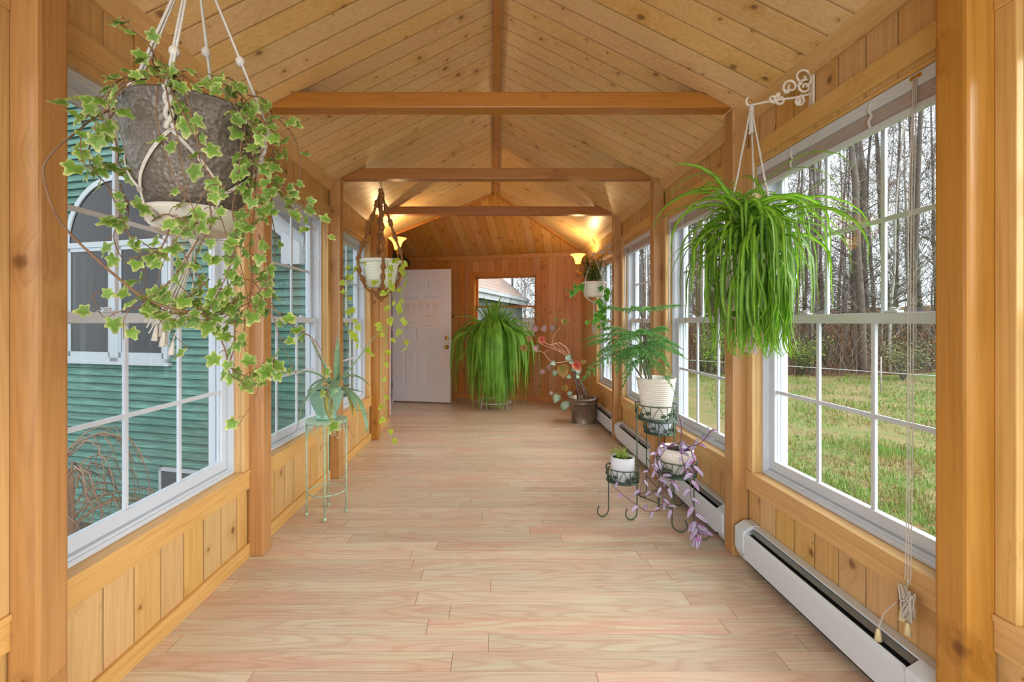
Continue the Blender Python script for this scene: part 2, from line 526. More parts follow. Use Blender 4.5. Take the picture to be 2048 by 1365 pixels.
# far wall with its window opening
FW0, FW1, FZ0, FZ1 = 0.70, 1.745, 0.98, 2.015
m = MB()
def fbox(mb, t0, t1, d0, d1, z0, z1, mi=0):
    vs = [far(t, d, z) for z in (z0, z1) for (t, d) in ((t0, d0), (t1, d0), (t1, d1), (t0, d1))]
    mb.add(vs, [(0,3,2,1),(4,5,6,7),(0,1,5,4),(1,2,6,5),(2,3,7,6),(3,0,4,7)], mi)
fbox(m, -0.15, FW0, -0.13, 0, 0, 2.36); fbox(m, FW1, 4.2, -0.13, 0, 0, 2.36)
fbox(m, FW0, FW1, -0.13, 0, 0, FZ0); fbox(m, FW0, FW1, -0.13, 0, FZ1, 2.36)
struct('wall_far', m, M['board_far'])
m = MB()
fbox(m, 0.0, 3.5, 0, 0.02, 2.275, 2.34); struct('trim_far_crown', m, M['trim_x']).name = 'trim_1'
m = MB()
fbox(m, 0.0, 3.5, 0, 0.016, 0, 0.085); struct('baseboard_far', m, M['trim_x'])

# left wall of the far room with the doorway
DH = Vector((-1.615, 7.15, 0)); DD = (Vector((-0.685, 6.97, 0)) - DH).normalized()
wl0, wl1 = Vector((-1.34, 5.65, 0)), Vector((-1.78, 8.05, 0))
wd = (wl1 - wl0).normalized(); wn = Vector((-wd.y, wd.x, 0))
def lbox(mb, s0, s1, d0, d1, z0, z1, mi=0):
    vs = [wl0 + wd * s + wn * d + Vector((0, 0, z)) for z in (z0, z1) for (s, d) in ((s0, d0), (s1, d0), (s1, d1), (s0, d1))]
    mb.add(vs, [(0,3,2,1),(4,5,6,7),(0,1,5,4),(1,2,6,5),(2,3,7,6),(3,0,4,7)], mi)
m = MB()
lbox(m, 0, 0.52, 0, 0.13, 0, 2.3); lbox(m, 1.53, 2.3, 0, 0.13, 0, 2.3); lbox(m, 0.0, 2.3, 0, 0.13, 2.075, 3.6)
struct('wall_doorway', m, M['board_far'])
m = MB()
lbox(m, 0.49, 0.52, -0.012, 0.14, 0, 2.10); lbox(m, 1.53, 1.56, -0.012, 0.14, 0, 2.10); lbox(m, 0.49, 1.56, -0.012, 0.14, 2.075, 2.105)
lbox(m, 0.52, 1.53, 0.0, 0.13, 0, 0.012)
struct('trim_2', m, M['white_paint'])
m = MB()
lbox(m, -0.3, 3.0, 1.5, 1.6, -0.02, 3.7)
struct('wall_hall', m, M['plaster'])

# back wall: unseen, with a wide opening added to let light in
m = MB()
m.box((-1.47, Y0 - 0.12, 0), (1.47, Y0, 0.12)); m.box((-1.47, Y0 - 0.12, 2.4), (1.47, Y0, 3.1))
m.box((-1.47, Y0 - 0.12, 0), (-1.25, Y0, 3.1)); m.box((1.25, Y0 - 0.12, 0), (1.47, Y0, 3.1))
struct('wall_back', m, M['board_side'])

# crown, skirting and window casings
n_trim = 3
for sgn in (-1, 1):
    m = MB()
    end = 5.66 if sgn < 0 else 7.06
    for (y0, y1) in [(post_y(k - 1) + .09, min(post_y(k), end)) for k in range(-2, 6)]:
        if y0 < Y0: y0 = Y0
        if y1 <= y0: continue
        if sgn < 0 and y0 > 5.6: continue
        m.prism([(sgn*1.34, y0, 2.30), (sgn*1.325, y0, 2.30), (sgn*1.285, y0, ceil_z(1.285) + .01), (sgn*1.34, y0, 2.42)], (0, y1 - y0, 0))
    struct('trim_%d' % n_trim, m, M['trim_y']); n_trim += 1
    m = MB()
    for k in range(-2, 6):
        y0, y1 = max(post_y(k-1) + .09, Y0), min(post_y(k), end)
        if y1 <= y0: continue
        m.bbox((sgn*1.345, y0, 0), (sgn*1.322, y1, 0.075), 0.003)
    struct('baseboard_left' if sgn < 0 else 'baseboard_right', m, M['trim_y'])
    for k in ((-1, 0, 1, 2, 3) if sgn < 0 else (-1, 0, 1, 2, 3, 4)):
        a, b = win_y(k)
        pa, pb = post_y(k-1) + .09, post_y(k)
        if k == 4: pb = b + 0.09
        m = MB()
        X = lambda v: sgn * v
        m.bbox((X(1.345), pa, 0.365), (X(1.322), pb, 0.447), 0.003)                # apron
        m.bbox((X(1.395), pa, 0.447), (X(1.317), pb, 0.465), 0.003)                # stool
        m.bbox((X(1.345), pa, 2.088), (X(1.322), pb, 2.172), 0.003)                # head casing
        m.box((X(1.345), a, 2.062) if sgn > 0 else (X(1.395), a, 2.062), (X(1.395), b, 2.088) if sgn > 0 else (X(1.345), b, 2.088))
        m2 = MB()
        for (c0, c1, s0, s1) in ((pa, a + .012, a, a + .012), (b - .012, pb, b - .012, b)):
            m2.bbox((X(1.345), c0, 0.465), (X(1.325), c1, 2.088), 0.003)
            m2.box((min(X(1.3455), X(1.395)), s0, 0.4655), (max(X(1.3455), X(1.395)), s1, 2.0615))
        o = struct('trim_%d' % n_trim, m, M['trim_y'])
        m2.build('side_casing', M['trim_z'], o, fixn=True)
        n_trim += 1

# posts, tie beams, ridge
where = {0: 'nearest to the camera', 1: 'second from the camera', 2: 'third from the camera', 3: 'farthest from the camera'}
for k in (-1, 0, 1, 2, 3):
    y = post_y(k)
    for sgn, sn in ((-1, 'left'), (1, 'right')):
        m = MB()
        m.bbox((sgn*1.25, y, 0), (sgn*1.335, y + .09, 2.392), 0.010)
        o = m.build('timber_post', M['post'], origin=(sgn*1.29, y + .045, 0), fixn=True)
        tag(o, 'stained square timber post on the %s side, %s' % (sn, where.get(k, 'behind the camera')), 'post', 'timber posts between the windows')
    m = MB()
    m.prism([(-1.25, y, 2.396), (1.25, y, 2.396), (1.08, y, 2.481), (-1.08, y, 2.481)], (0, .09, 0))
    o = m.build('tie_beam', M['beam'], origin=(0, y + .045, 2.385), fixn=True)
    bv = o.modifiers.new('edge', 'BEVEL'); bv.width = .006; bv.segments = 2
    if k >= 1:
        tag(o, 'brown horizontal tie beam across the ceiling, %s' % {1: 'nearest and widest of the three', 2: 'middle of the three', 3: 'farthest of the three'}[k], 'beam', 'ceiling tie beams')
    else: tag(o, 'brown horizontal tie beam overhead, behind the three visible ones', 'beam', 'ceiling tie beams')
m = MB()
m.box((-0.022, Y0, 2.965), (0.022, YRG - .02, 3.008))
o = m.build('ridge_board', M['ridge'], origin=(0, 2, 2.965), fixn=True)
tag(o, 'long narrow dark wooden board along the ceiling ridge', 'ridge board')

# edge trims at the end of the corridor ceiling
m = MB()
def strip(mb, a, b, w, up, th=0.02):
    a, b = Vector(a), Vector(b)
    d = (b - a).normalized(); up = Vector(up).normalized(); s = d.cross(up).normalized()
    vs = [p + s * sx * w / 2 + up * uz for p in (a, b) for sx, uz in ((-1, 0), (1, 0), (1, -th), (-1, -th))]
    mb.add(vs, [(0,1,2,3)[::-1], (4,5,6,7), (0,1,5,4), (1,2,6,5), (2,3,7,6), (3,0,4,7)])
strip(m, (0, YRG, 3.02), (1.34, valley_y(1.34), ceil_z(1.34)), 0.06, (0, 0, 1), .03)
strip(m, (0, YRG, 3.02), (-1.42, 5.727, ceil_z(1.42)), 0.06, (0, 0, 1), .03)
struct('trim_%d' % n_trim, m, M['trim_x']); n_trim += 1

# ------------------------------------------------------------------ side windows
nwin = 1
def ybox(mb, sgn, xa, xb, ya, yb, za, zb, r=0.0, mi=0):
    A = (min(sgn*xa, sgn*xb), ya, za); B = (max(sgn*xa, sgn*xb), yb, zb)
    if r: mb.bbox(A, B, r, mi)
    else: mb.box(A, B, mi)
def frame_rect(mb, sgn, xa, xb, ya, yb, za, zb, wy, wz0, wz1, r=0.003, mi=0):
    ybox(mb, sgn, xa, xb, ya, ya + wy, za, zb, r, mi); ybox(mb, sgn, xa, xb, yb - wy, yb, za, zb, r, mi)
    ybox(mb, sgn, xa, xb, ya + wy, yb - wy, za, za + wz0, r, mi); ybox(mb, sgn, xa, xb, ya + wy, yb - wy, zb - wz1, zb, r, mi)
def side_window(sgn, k):
    global nwin
    a, b = win_y(k)
    a += .012; b -= .012
    root = thing('window_%d' % nwin, (sgn * 1.43, (a + b) / 2, Z_SILL), None, None, kind='structure'); nwin += 1
    m = MB()
    frame_rect(m, sgn, 1.385, 1.475, a, b, .465, 2.07, .022, .028, .03)
    frame_rect(m, sgn, 1.375, 1.39, a, b, .465, 2.07, .016, .018, .018)
    frame_rect(m, sgn, 1.455, 1.49, a, b, .465, 2.07, .034, .04, .04)
    m.build('window_frame', M['vinyl'], root, fixn=True)
    for nm, x, z0, z1, rb, rt in (('upper_sash', 1.442, 1.245, 2.04, .034, .042), ('lower_sash', 1.405, .493, 1.285, .048, .038)):
        m = MB()
        frame_rect(m, sgn, x, x + .03, a + .022, b - .022, z0, z1, .036, rb, rt)
        y0, y1 = a + .058, b - .058
        zz0, zz1 = z0 + rb, z1 - rt
        for i in (1, 2):
            yy = y0 + (y1 - y0) * i / 3
            ybox(m, sgn, x + .009, x + .021, yy - .009, yy + .009, zz0, zz1, .002)
        zz = (zz0 + zz1) / 2
        ybox(m, sgn, x + .0095, x + .0205, y0, y1, zz - .009, zz + .009, .002)
        s = m.build(nm, M['vinyl'] if nm == 'upper_sash' else M['vinyl'], root, fixn=True)
        m = MB(); ybox(m, sgn, x + .0135, x + .0165, y0, y1, zz0, zz1)
        m.build('glass_pane', M['glass'], s, fixn=True)
        if nm == 'lower_sash':
            for yy in (a + .27, b - .27):
                m = MB()
                ybox(m, sgn, x + .002, x + .028, yy - .028, yy + .028, z1, z1 + .008, .003)
                m.lathe([(.013, 0), (.013, .008), (.004, .012)], (sgn*(x + .015), yy, z1 + .008), 12)
                ybox(m, sgn, x + .004, x + .014, yy - .03, yy + .012, z1 + .012, z1 + .018, .003)
                m.build('sash_lock', M['vinyl'], s, fixn=True)
for k in (-1, 0, 1, 2, 3): side_window(-1, k)
for k in (-1, 0, 1, 2, 3, 4): side_window(1, k)

# far window (stained wood sashes)
root = thing('window_%d' % nwin, far((FW0 + FW1)/2, 0, FZ0), None, None, kind='structure'); nwin += 1
m = MB()
for (t0, t1, z0, z1) in ((FW0 - .06, FW0, FZ0 - .07, FZ1 + .065), (FW1, FW1 + .06, FZ0 - .07, FZ1 + .065), (FW0, FW1, FZ1, FZ1 + .065), (FW0, FW1, FZ0 - .07, FZ0)):
    fbox(m, t0, t1, -.01, .02, z0, z1)
m.build('casing', M['trim_zf'], root, fixn=True)
m = MB()
for (t0, t1, z0, z1) in ((FW0, FW0 + .015, FZ0, FZ1), (FW1 - .015, FW1, FZ0, FZ1), (FW0, FW1, FZ1 - .015, FZ1), (FW0, FW1, FZ0, FZ0 + .015)):
    fbox(m, t0, t1, -.12, .01, z0, z1)
m.build('window_frame', M['trim_zf'], root, fixn=True)
for nm, d, z0, z1 in (('upper_sash', -.09, 1.49, FZ1 - .015), ('lower_sash', -.055, FZ0 + .015, 1.52)):
    m = MB()
    t0, t1 = FW0 + .015, FW1 - .015
    for (p, q, r_, s_) in ((t0, t0 + .035, z0, z1), (t1 - .035, t1, z0, z1), (t0, t1, z0, z0 + .03), (t0, t1, z1 - .03, z1)):
        fbox(m, p, q, d - .03, d, r_, s_)
    s = m.build(nm, M['trim_zf'], root, fixn=True)
    m = MB(); fbox(m, t0 + .03, t1 - .03, d - .017, d - .014, z0 + .03, z1 - .03)
    m.build('glass_pane', M['glass'], s, fixn=True)

# ------------------------------------------------------------------ door
root = thing('door_1', DH, None, None, kind='structure')
DW, DT, DZ = .945, .042, 2.05
dn = Vector((DD.y, -DD.x, 0))
def dbox(mb, u0, u1, z0, z1, n0, n1, r=0.0, mi=0):
    Mx = Matrix(((DD.x, dn.x, 0, DH.x), (DD.y, dn.y, 0, DH.y), (0, 0, 1, 0.018), (0, 0, 0, 1)))
    if r: mb.bbox((u0, n0, z0), (u1, n1, z1), r, mi, Mx)
    else: mb.box((u0, n0, z0), (u1, n1, z1), mi, Mx)
m = MB()
dbox(m, 0, DW, 0, DZ, -DT, -.023)
cols = [(.18, .44), (.565, .815)]
rows = [(.117, .385), (.465, .80), (.845, .925)]
xs = [0] + [c for p in cols for c in p] + [1]
zs = [0] + [c for p in rows for c in p] + [1]
for i in range(5):
    for j in range(7):
        if i % 2 and j % 2: continue
        dbox(m, xs[i]*DW, xs[i+1]*DW, zs[j]*DZ, zs[j+1]*DZ, -.023, 0)
for c in cols:
    for r_ in rows:
        dbox(m, c[0]*DW + .034, c[1]*DW - .034, r_[0]*DZ + .034, r_[1]*DZ - .034, -.0235, -.010, .008)
m.build('door_slab', M['white_paint'], root, fixn=True)
def dpt(u, z, n=0): return DH + DD*u + dn*n + Vector((0, 0, z + .018))
for z, nm in ((.99, 'deadbolt'), (.85, 'door_knob')):
    m = MB()
    p = dpt(.885, z, 0)
    prof = [(.001, 0), (.031, 0), (.031, .006), (.012, .010), (.011, .03), (.024, .038), (.028, .052), (.022, .064), (.002, .068)] if nm == 'door_knob' else [(.001, 0), (.028, 0), (.028, .012), (.022, .018), (.002, .019)]
    b0 = len(m.v); m.lathe(prof, (0, 0, 0), 20)
    R = Vector((0, 0, 1)).rotation_difference(dn).to_matrix()
    m.v[b0:] = [tuple(R @ Vector(q) + p) for q in m.v[b0:]]
    m.build(nm, M['brass'], root)
for z in (.25, 1.05, 1.82):
    m = MB(); m.tube([dpt(-.004, z - .045, .004), dpt(-.004, z + .045, .004)], .006, 8)
    m.build('hinge', M['steel'], root)
# the paper taped to it: two sheets with a faint crayon drawing
ink = plain('pink_crayon', '#b97f8e', 0.8)
ink2 = plain('dark_red_crayon', '#8a4a50', 0.8)
po = dpt(.50, 1.3, .002)
root = thing('paper_drawing', po, 'pale paper with faint pink crayon drawing taped to the white door', 'drawing')
m = MB()
dbox(m, .17, .505, 1.13, 1.60, .0012, .002); dbox(m, .49, .80, 1.13, 1.60, .002, .003)
m.build('paper_sheet', M['paper'], root, fixn=True)
rng = random.Random(5)
figs, words = [], []
def stroke(mb, pts, r=.0014):
    mb.tube([dpt(u, z, .0034) for u, z in pts], r, 4)
for cx, cz, s in ((.26, 1.50, .04), (.36, 1.49, .035), (.46, 1.51, .04), (.58, 1.5, .035), (.69, 1.5, .045)):
    m = MB(); figs.append(m)
    stroke(m, [(cx + s*.5*math.cos(a), cz + s*.55*math.sin(a)) for a in [i*math.pi/6 for i in range(13)]])
    stroke(m, [(cx, cz - s*.5), (cx + rng.uniform(-.01, .01), cz - s*2.2)])
    stroke(m, [(cx - s, cz - s*1.2), (cx, cz - s*.8), (cx + s, cz - s*1.3)])
    stroke(m, [(cx - s*.6, cz - s*3.6), (cx, cz - s*2.2), (cx + s*.6, cz - s*3.6)])
    for a in range(9):
        t_ = a*.7
        stroke(m, [(cx + s*.6*math.cos(t_), cz + s*.6*math.sin(t_)), (cx + s*.95*math.cos(t_), cz + s*.95*math.sin(t_))])
for cx, cz, n_ in ((.21, 1.24, 1), (.27, 1.225, 5), (.20, 1.16, 5), (.50, 1.175, 10), (.55, 1.32, 6)):
    mm = MB(); words.append(mm)
    for i in range(n_):
        x = cx + i*.021
        stroke(mm, [(x + rng.uniform(-.004, .004), cz + rng.uniform(0, .014)), (x + .006, cz + rng.uniform(-.01, 0)), (x + .013, cz + rng.uniform(0, .018))], .0017)
for q in figs: q.build('crayon_figure', ink, root)
for q in words: q.build('crayon_word', ink2, root)
# ------------------------------------------------------------------ outdoors, left: the green house
def siding_mat():
    t = NT('green_clapboard')
    tc = t.n('TexCoord').outputs['Object']
    sp = t.n('SeparateXYZ'); t.set(sp.inputs[0], tc)
    row = t.math('FLOOR', t.math('DIVIDE', sp.outputs[2], 0.1))
    r = t.white(row, 2.0)
    g = t.noise(t.comb(t.math('MULTIPLY', sp.outputs[0], 3.0), t.math('MULTIPLY', sp.outputs[2], 60.0), r), 1.0, 4, 0.65)
    p = t.noise(tc, 1.3, 4, 0.6)
    col = t.mix(t.step(g, 0.3, 0.75), lin('#40635a'), lin('#628a7e'))
    col = t.mix(t.math('MULTIPLY', t.step(p, 0.4, 0.7), 0.35), col, lin('#36574e'))
    col = t.scale(col, t.rng(r, 0, 1, 0.88, 1.1))
    return t.done(t.bsdf(col, 0.7, 0, 0.3, t.bump(g, 0.3, 0.003)))
M['siding'] = siding_mat()
M['ext_white'] = plain('weathered_white_trim', '#9da4a8', 0.6, var=0.05)
M['dark_glass'] = plain('dark_screened_glass', '#15181b', 0.12, spec=0.35, var=0.1)
M['roof_dark'] = plain('dark_roof_edge', '#4a4c4e', 0.9)

HO = Vector((-1.5, 5.07, 0)); HE = Vector((-.968, .252, 0)); HN = Vector((-.252, -.968, 0))
def hp(t, d, z): return HO + HE * t + HN * d + Vector((0, 0, z))
def hbox(mb, t0, t1, d0, d1, z0, z1, mi=0):
    vs = [hp(t, d, z) for z in (z0, z1) for (t, d) in ((t0, d0), (t1, d0), (t1, d1), (t0, d1))]
    mb.add(vs, [(0,3,2,1),(4,5,6,7),(0,1,5,4),(1,2,6,5),(2,3,7,6),(3,0,4,7)], mi)
PK = 4.3                                      # gable peak along the wall
def rake_z(t): return 2.27 + .75 * (t - .956) if t < PK else 2.27 + .75 * (2 * PK - t - .956)
house = thing('house', hp(PK, 0, -1.4), 'green clapboard house with an arched white window beyond the left windows', 'house')
m = MB()
z = -1.45
while z < 4.9:
    t0, t1 = 0.0, 8.6
    if z > 2.12:
        t0 = max(.71, .956 + (z - 2.27) / .75 + .0); t1 = 2 * PK - t0
        if t0 >= PK - .05: break
    vs = [hp(t0, 0, z + .1), hp(t1, 0, z + .1), hp(t1, .034, z), hp(t0, .034, z)]
    m.add(vs, [(0, 1, 2, 3)])
    m.add([hp(t0, .034, z), hp(t1, .034, z), hp(t1, 0, z), hp(t0, 0, z)], [(0, 1, 2, 3)])
    z += .1
m.build('clapboard_siding', M['siding'], house, fixn=False)
m = MB()
hbox(m, 0, 8.6, -.25, -.01, -1.45, 2.1)
pl = [hp(.75, -.01, 2.1), hp(PK, -.01, rake_z(PK) + .1), hp(2*PK - .75, -.01, 2.1)]
m.prism(pl, -HN * .24)
m.build('wall_body', M['plaster'], house, fixn=True)
m = MB()   # rake boards with returns
for sg in (1, -1):
    def T(t): return t if sg > 0 else 2 * PK - t
    a, b = T(.71), T(PK)
    m.prism([hp(T(.71), 0, 2.03), hp(b, 0, rake_z(PK)), hp(b, 0, rake_z(PK) + .22), hp(T(.66), 0, 2.25)], HN * .09)
    m.prism([hp(T(.71), 0, 1.91), hp(T(.956), 0, 1.91), hp(T(.956), 0, 2.30), hp(T(.71), 0, 2.15)], HN * .12)
m.build('rake_trim', M['ext_white'], house, fixn=True)
m = MB()
for sg in (1, -1):
    def T(t): return t if sg > 0 else 2 * PK - t
    m.prism([hp(T(.60), -2.5, 2.20), hp(T(PK), -2.5, rake_z(PK) + .22), hp(T(PK), -2.5, rake_z(PK) + .30), hp(T(.58), -2.5, 2.27)], HN * 2.66)
m.build('roof', M['roof_dark'], house, fixn=True)
# arched window above a pair of sashes
wc, hw = 3.56, .88
m = MB()
hbox(m, wc - hw, wc + hw, 0, .06, .73, .79); hbox(m, wc - hw - .03, wc + hw + .03, 0, .07, .70, .74)
hbox(m, wc - hw, wc + hw, 0, .06, 2.24, 2.31)
for t_, w_ in ((wc - hw, .06), (wc + hw - .06, .06), (wc - .07, .14)): hbox(m, t_, t_ + w_, 0, .06, .73, 2.28)
N = 28
for i in range(N):
    a0, a1 = math.pi*i/N, math.pi*(i+1)/N
    pts = [hp(wc + r_*math.cos(a), 0, 2.29 + r_*math.sin(a)) for a, r_ in ((a0, hw - .07), (a0, hw), (a1, hw), (a1, hw - .07))]
    m.prism(pts, HN * .06)
wf = m.build('window_frame', M['ext_white'], house, fixn=True)
for tA, tB in ((wc - hw + .06, wc - .07), (wc + .07, wc + hw - .06)):
    m = MB(); hbox(m, tA, tB, .0, .042, .79, 2.24)
    for (p, q, r_, s_) in ((tA, tA + .04, .79, 2.24), (tB - .04, tB, .79, 2.24), (tA, tB, .79, .86), (tA, tB, 2.19, 2.24)): hbox(m, p, q, .0, .052, r_, s_, 1)
    m.build('window_pane', [M['dark_glass'], M['ext_white']], wf, fixn=True)
m = MB()
m.prism([hp(wc + (hw - .07)*math.cos(math.pi*i/20), 0, 2.31 + (hw - .08)*math.sin(math.pi*i/20)) for i in range(21)], HN * .042)
m.build('window_pane', M['dark_glass'], wf, fixn=True)
m = MB()
for (p, q, r_, s_) in ((1.85, 2.83, -.62, -.578), (1.85, 2.83, -1.1, -1.06), (1.85, 1.89, -1.1, -.578), (2.79, 2.83, -1.1, -.578), (2.5, 2.53, -1.1, -.578)): hbox(m, p, q, 0, .05, r_, s_)
wf = m.build('basement_window_frame', M['ext_white'], house, fixn=True)
m = MB(); hbox(m, 1.89, 2.79, 0, .042, -1.06, -.62)
m.build('window_pane', plain('grey_basement_glass', '#4c5154', 0.2), wf, fixn=True)

# ground on both sides
def ground_mat(name, cols, sc=1.0):
    t = NT(name)
    pos = t.n('NewGeometry').outputs['Position']
    n1 = t.noise(pos, 0.8 * sc, 5, 0.65); n2 = t.noise(pos, 9 * sc, 5, 0.7); n3 = t.noise(pos, 60 * sc, 3, 0.7)
    f = t.math('ADD', t.math('MULTIPLY', n1, 0.5), t.math('MULTIPLY', n2, 0.5))
    col = t.mix(t.step(f, 0.40, 0.58), lin(cols[0]), lin(cols[1]))
    col = t.mix(t.math('MULTIPLY', t.step(n3, 0.45, 0.7), 0.5), col, lin(cols[2]))
    return t.done(t.bsdf(col, 0.95, 0, 0.1, t.bump(n3, 0.8, 0.03)))
M['lawn'] = ground_mat('lawn', ('#63763c', '#8f7c5e', '#556533'))
M['forest_floor'] = ground_mat('leaf_litter_floor', ('#54412f', '#6e5843', '#3b2f24'))
def lawn_z(x, y):
    return -1.0 + .05 * mnoise.noise(Vector((x * .35, y * .35, 0))) + max(0, (math.hypot(x, y) - 24)) * .07
m = MB()
nx, ny = 46, 40
idx = {}
for i in range(nx):
    for j in range(ny):
        x = 1.5 + 62 * (i / (nx - 1)) ** 1.5; y = -14 + 80 * (j / (ny - 1))
        m.v.append((x, y, lawn_z(x, y)))
def fe(x): return 20.5 - .10 * x       # forest edge
for i in range(nx - 1):
    for j in range(ny - 1):
        a = i * ny + j
        c = m.v[a]
        m.face((a, a + ny, a + ny + 1, a + 1), 1 if c[1] > fe(c[0]) - .5 else 0, True)
o = m.build('ground_lawn', [M['lawn'], M['forest_floor']]); o['kind'] = 'structure'
m = MB()
m.box((-30, -12, -1.6), (-1.47, 5.3, -1.42)); m.box((-30, 5.3, -1.6), (-1.47, 8.2, -1.42)); m.box((-30, 8.2, -1.6), (1.5, 60, -1.0))
o = m.build('ground_gravel', ground_mat('gravel', ('#6b6a64', '#54524c', '#7d7b74'), 3)); o['kind'] = 'structure'

# grass blades on the near part of the lawn
rng = random.Random(11)
GR = NT('grass_blades')
pn = GR.noise(GR.n('NewGeometry').outputs['Position'], 2.0, 4, 0.6)
GRm = GR.done(GR.bsdf(GR.mix(GR.step(pn, 0.42, 0.62), lin('#6f9140'), lin('#8d8050')), 0.7, 0, 0.2))
m = MB()
for i in range(90000):
    rr = 3.2 * (7.0 ** rng.random()); a = rng.uniform(0.0, 1.25)
    x, y = 1.6 + rr * math.cos(a) * 1.1, .5 + rr * math.sin(a)
    if y > 19: continue
    dens = mnoise.noise(Vector((x * .7, y * .7, 3))) + .5 * mnoise.noise(Vector((x * 2.5, y * 2.5, 9)))
    if dens < rng.uniform(-.6, .3): continue
    z = lawn_z(x, y); h = rng.uniform(.04, .11) * (1 + max(0, dens)); wd_ = .0035 + rr * .0008
    th = rng.uniform(0, 6.28); dx, dy = math.cos(th) * wd_, math.sin(th) * wd_
    lx, ly = rng.uniform(-.05, .05), rng.uniform(-.05, .05)
    b = len(m.v)
    m.v += [(x - dx, y - dy, z - .01), (x + dx, y + dy, z - .01), (x + lx, y + ly, z + h)]
    m.face((b, b + 1, b + 2))
o = m.build('grass', GRm); tag(o, 'green grass growing on the lawn outside the right windows', 'grass', kind='stuff')
LF = plain('fallen_leaf_brown', '#7a5636', 0.9, var=0.4, scale=3)
m = MB()
for i in range(3500):
    rr = 3.0 * (7.0 ** rng.random()); a = rng.uniform(0.0, 1.25)
    x, y = 1.6 + rr * math.cos(a) * 1.1, .5 + rr * math.sin(a)
    z = lawn_z(x, y) + rng.uniform(.01, .04); s = rng.uniform(.02, .045)
    R = Matrix.Rotation(rng.uniform(0, 6.28), 3, 'Z') @ Matrix.Rotation(rng.uniform(-.6, .6), 3, 'X')
    b = len(m.v)
    m.v += [tuple(R @ Vector(p) * s + Vector((x, y, z))) for p in ((-1, 0, 0), (0, -.5, .15), (1, 0, 0), (0, .5, .15))]
    m.face((b, b+1, b+2, b+3))
o = m.build('fallen_leaves', LF); tag(o, 'brown fallen leaves scattered over the lawn', 'leaves', kind='stuff')

# forest
def tree_mesh(seed, h, r0, nb, spread=1.0):
    rg = random.Random(seed)
    m = MB()
    n = 9
    lean = Vector((rg.uniform(-.06, .06), rg.uniform(-.06, .06), 0))
    trunk = [Vector((lean.x*h*(i/n)**1.3 + rg.uniform(-.05, .05), lean.y*h*(i/n)**1.3 + rg.uniform(-.05, .05), h*i/n - (.3 if i == 0 else 0))) for i in range(n + 1)]
    trunk = smooth_path(trunk, 2)
    rad = [r0 * (1 - .82 * i / (len(trunk) - 1)) for i in range(len(trunk))]
    m.tube(trunk, rad, 7, 0, cap=False)
    def branch(p, d, L, r, depth):
        k = 4 if depth else 5
        pts = [p]
        for i in range(k):
            d = (d + Vector((rg.uniform(-.3, .3), rg.uniform(-.3, .3), rg.uniform(-.08, .28)))).normalized()
            pts.append(pts[-1] + d * L / k)
        m.tube(pts, [r * (1 - .75*i/k) for i in range(k+1)], 3, 0, cap=False)
        if depth < 2:
            for i in range(rg.randint(3, 5)):
                q = pts[rg.randint(1, k)]
                dd = (d + Vector((rg.uniform(-1, 1), rg.uniform(-1, 1), rg.uniform(-.3, .8)))).normalized()
                branch(q, dd, L * rg.uniform(.35, .6), r * .5, depth + 1)
    for i in range(nb):
        f = rg.uniform(.12, .98)
        j = int(f * (len(trunk) - 1)); p = trunk[j]
        a = rg.uniform(0, 6.28); up = rg.uniform(.1, .9)
        d = Vector((math.cos(a), math.sin(a), up)).normalized()
        branch(p, d, rg.uniform(1.2, 3.0) * (1.15 - f * .6) * spread, rad[j] * .22, 0)
    return m
protos = []
for i in range(7):
    m = tree_mesh(100 + i, [17, 20, 15, 22, 13, 18, 16][i], [.10, .13, .075, .15, .05, .115, .08][i], [34, 40, 30, 40, 26, 34, 34][i])
    o = m.build('bare_tree', M['bark'] if i not in (2, 4) else M['bark_light'])
    protos.append(o)
def evergreen(seed, h):
    rg = random.Random(seed); m = MB()
    m.tube([(0, 0, -.3), (0, 0, h)], [.14, .03], 6, 0)
    for i in range(int(h * 16)):
        z = h * (.10 + .9 * i / (h * 16)); L = (h - z) * .22 + .4
        a = i * 2.4
        d = Vector((math.cos(a), math.sin(a), -.18)); s = Vector((-d.y, d.x, 0))
        p = Vector((0, 0, z))
        for k in range(9):
            q = p + d * L * (k + 1) / 9; w_ = L * .16
            for g in (-1, 1):
                b = len(m.v)
                m.v += [tuple(q), tuple(q + s * g * w_ + Vector((0, 0, -.1))), tuple(q + d * .14 + s * g * w_ * .3)]
                m.face((b, b+1, b+2), 1)
    return m
EGm = plain('dark_evergreen_needles', '#2c3a26', 0.9, var=0.3, scale=2)
eg = evergreen(3, 9).build('evergreen_tree', [M['bark'], EGm])
rng = random.Random(21)
used = set(); placed = []
def clear(x, y, r):
    return all((x-a)**2 + (y-b)**2 > r*r for a, b in placed)
spots = []
while len(spots) < 150:
    near = len(spots) < 55
    ang = rng.uniform(-.05, 1.0)
    if near: R = rng.uniform(22, 30)
    else: R = rng.uniform(27, 52)
    x, y = R * math.sin(ang), R * math.cos(ang)
    if y < fe(x) + .6 or x < 4.5: continue
    if not clear(x, y, 1.0): continue
    placed.append((x, y)); spots.append((x, y, R))
for i, (x, y, R) in enumerate(spots):
    j = i % 7
    if j in used: o = protos[j].copy(); S.collection.objects.link(o)
    else: o = protos[j]; used.add(j)
    o.location = (x, y, lawn_z(x, y) - .1); o.rotation_euler = (0, 0, rng.uniform(0, 6.28))
    sc = rng.uniform(.8, 1.2); o.scale = (sc, sc, sc)
    nearer = R < 29
    if j in (2, 4): lb = 'pale thin bare tree in the wood beyond the lawn'
    else: lb = 'dark bare tree in the wood beyond the lawn'
    tag(o, lb + (', near its front edge' if nearer else ', deep behind the front trees'), 'tree', ('pale' if j in (2, 4) else 'dark') + (' trees along the front of the wood' if nearer else ' trees deep in the wood'))
ne = 0
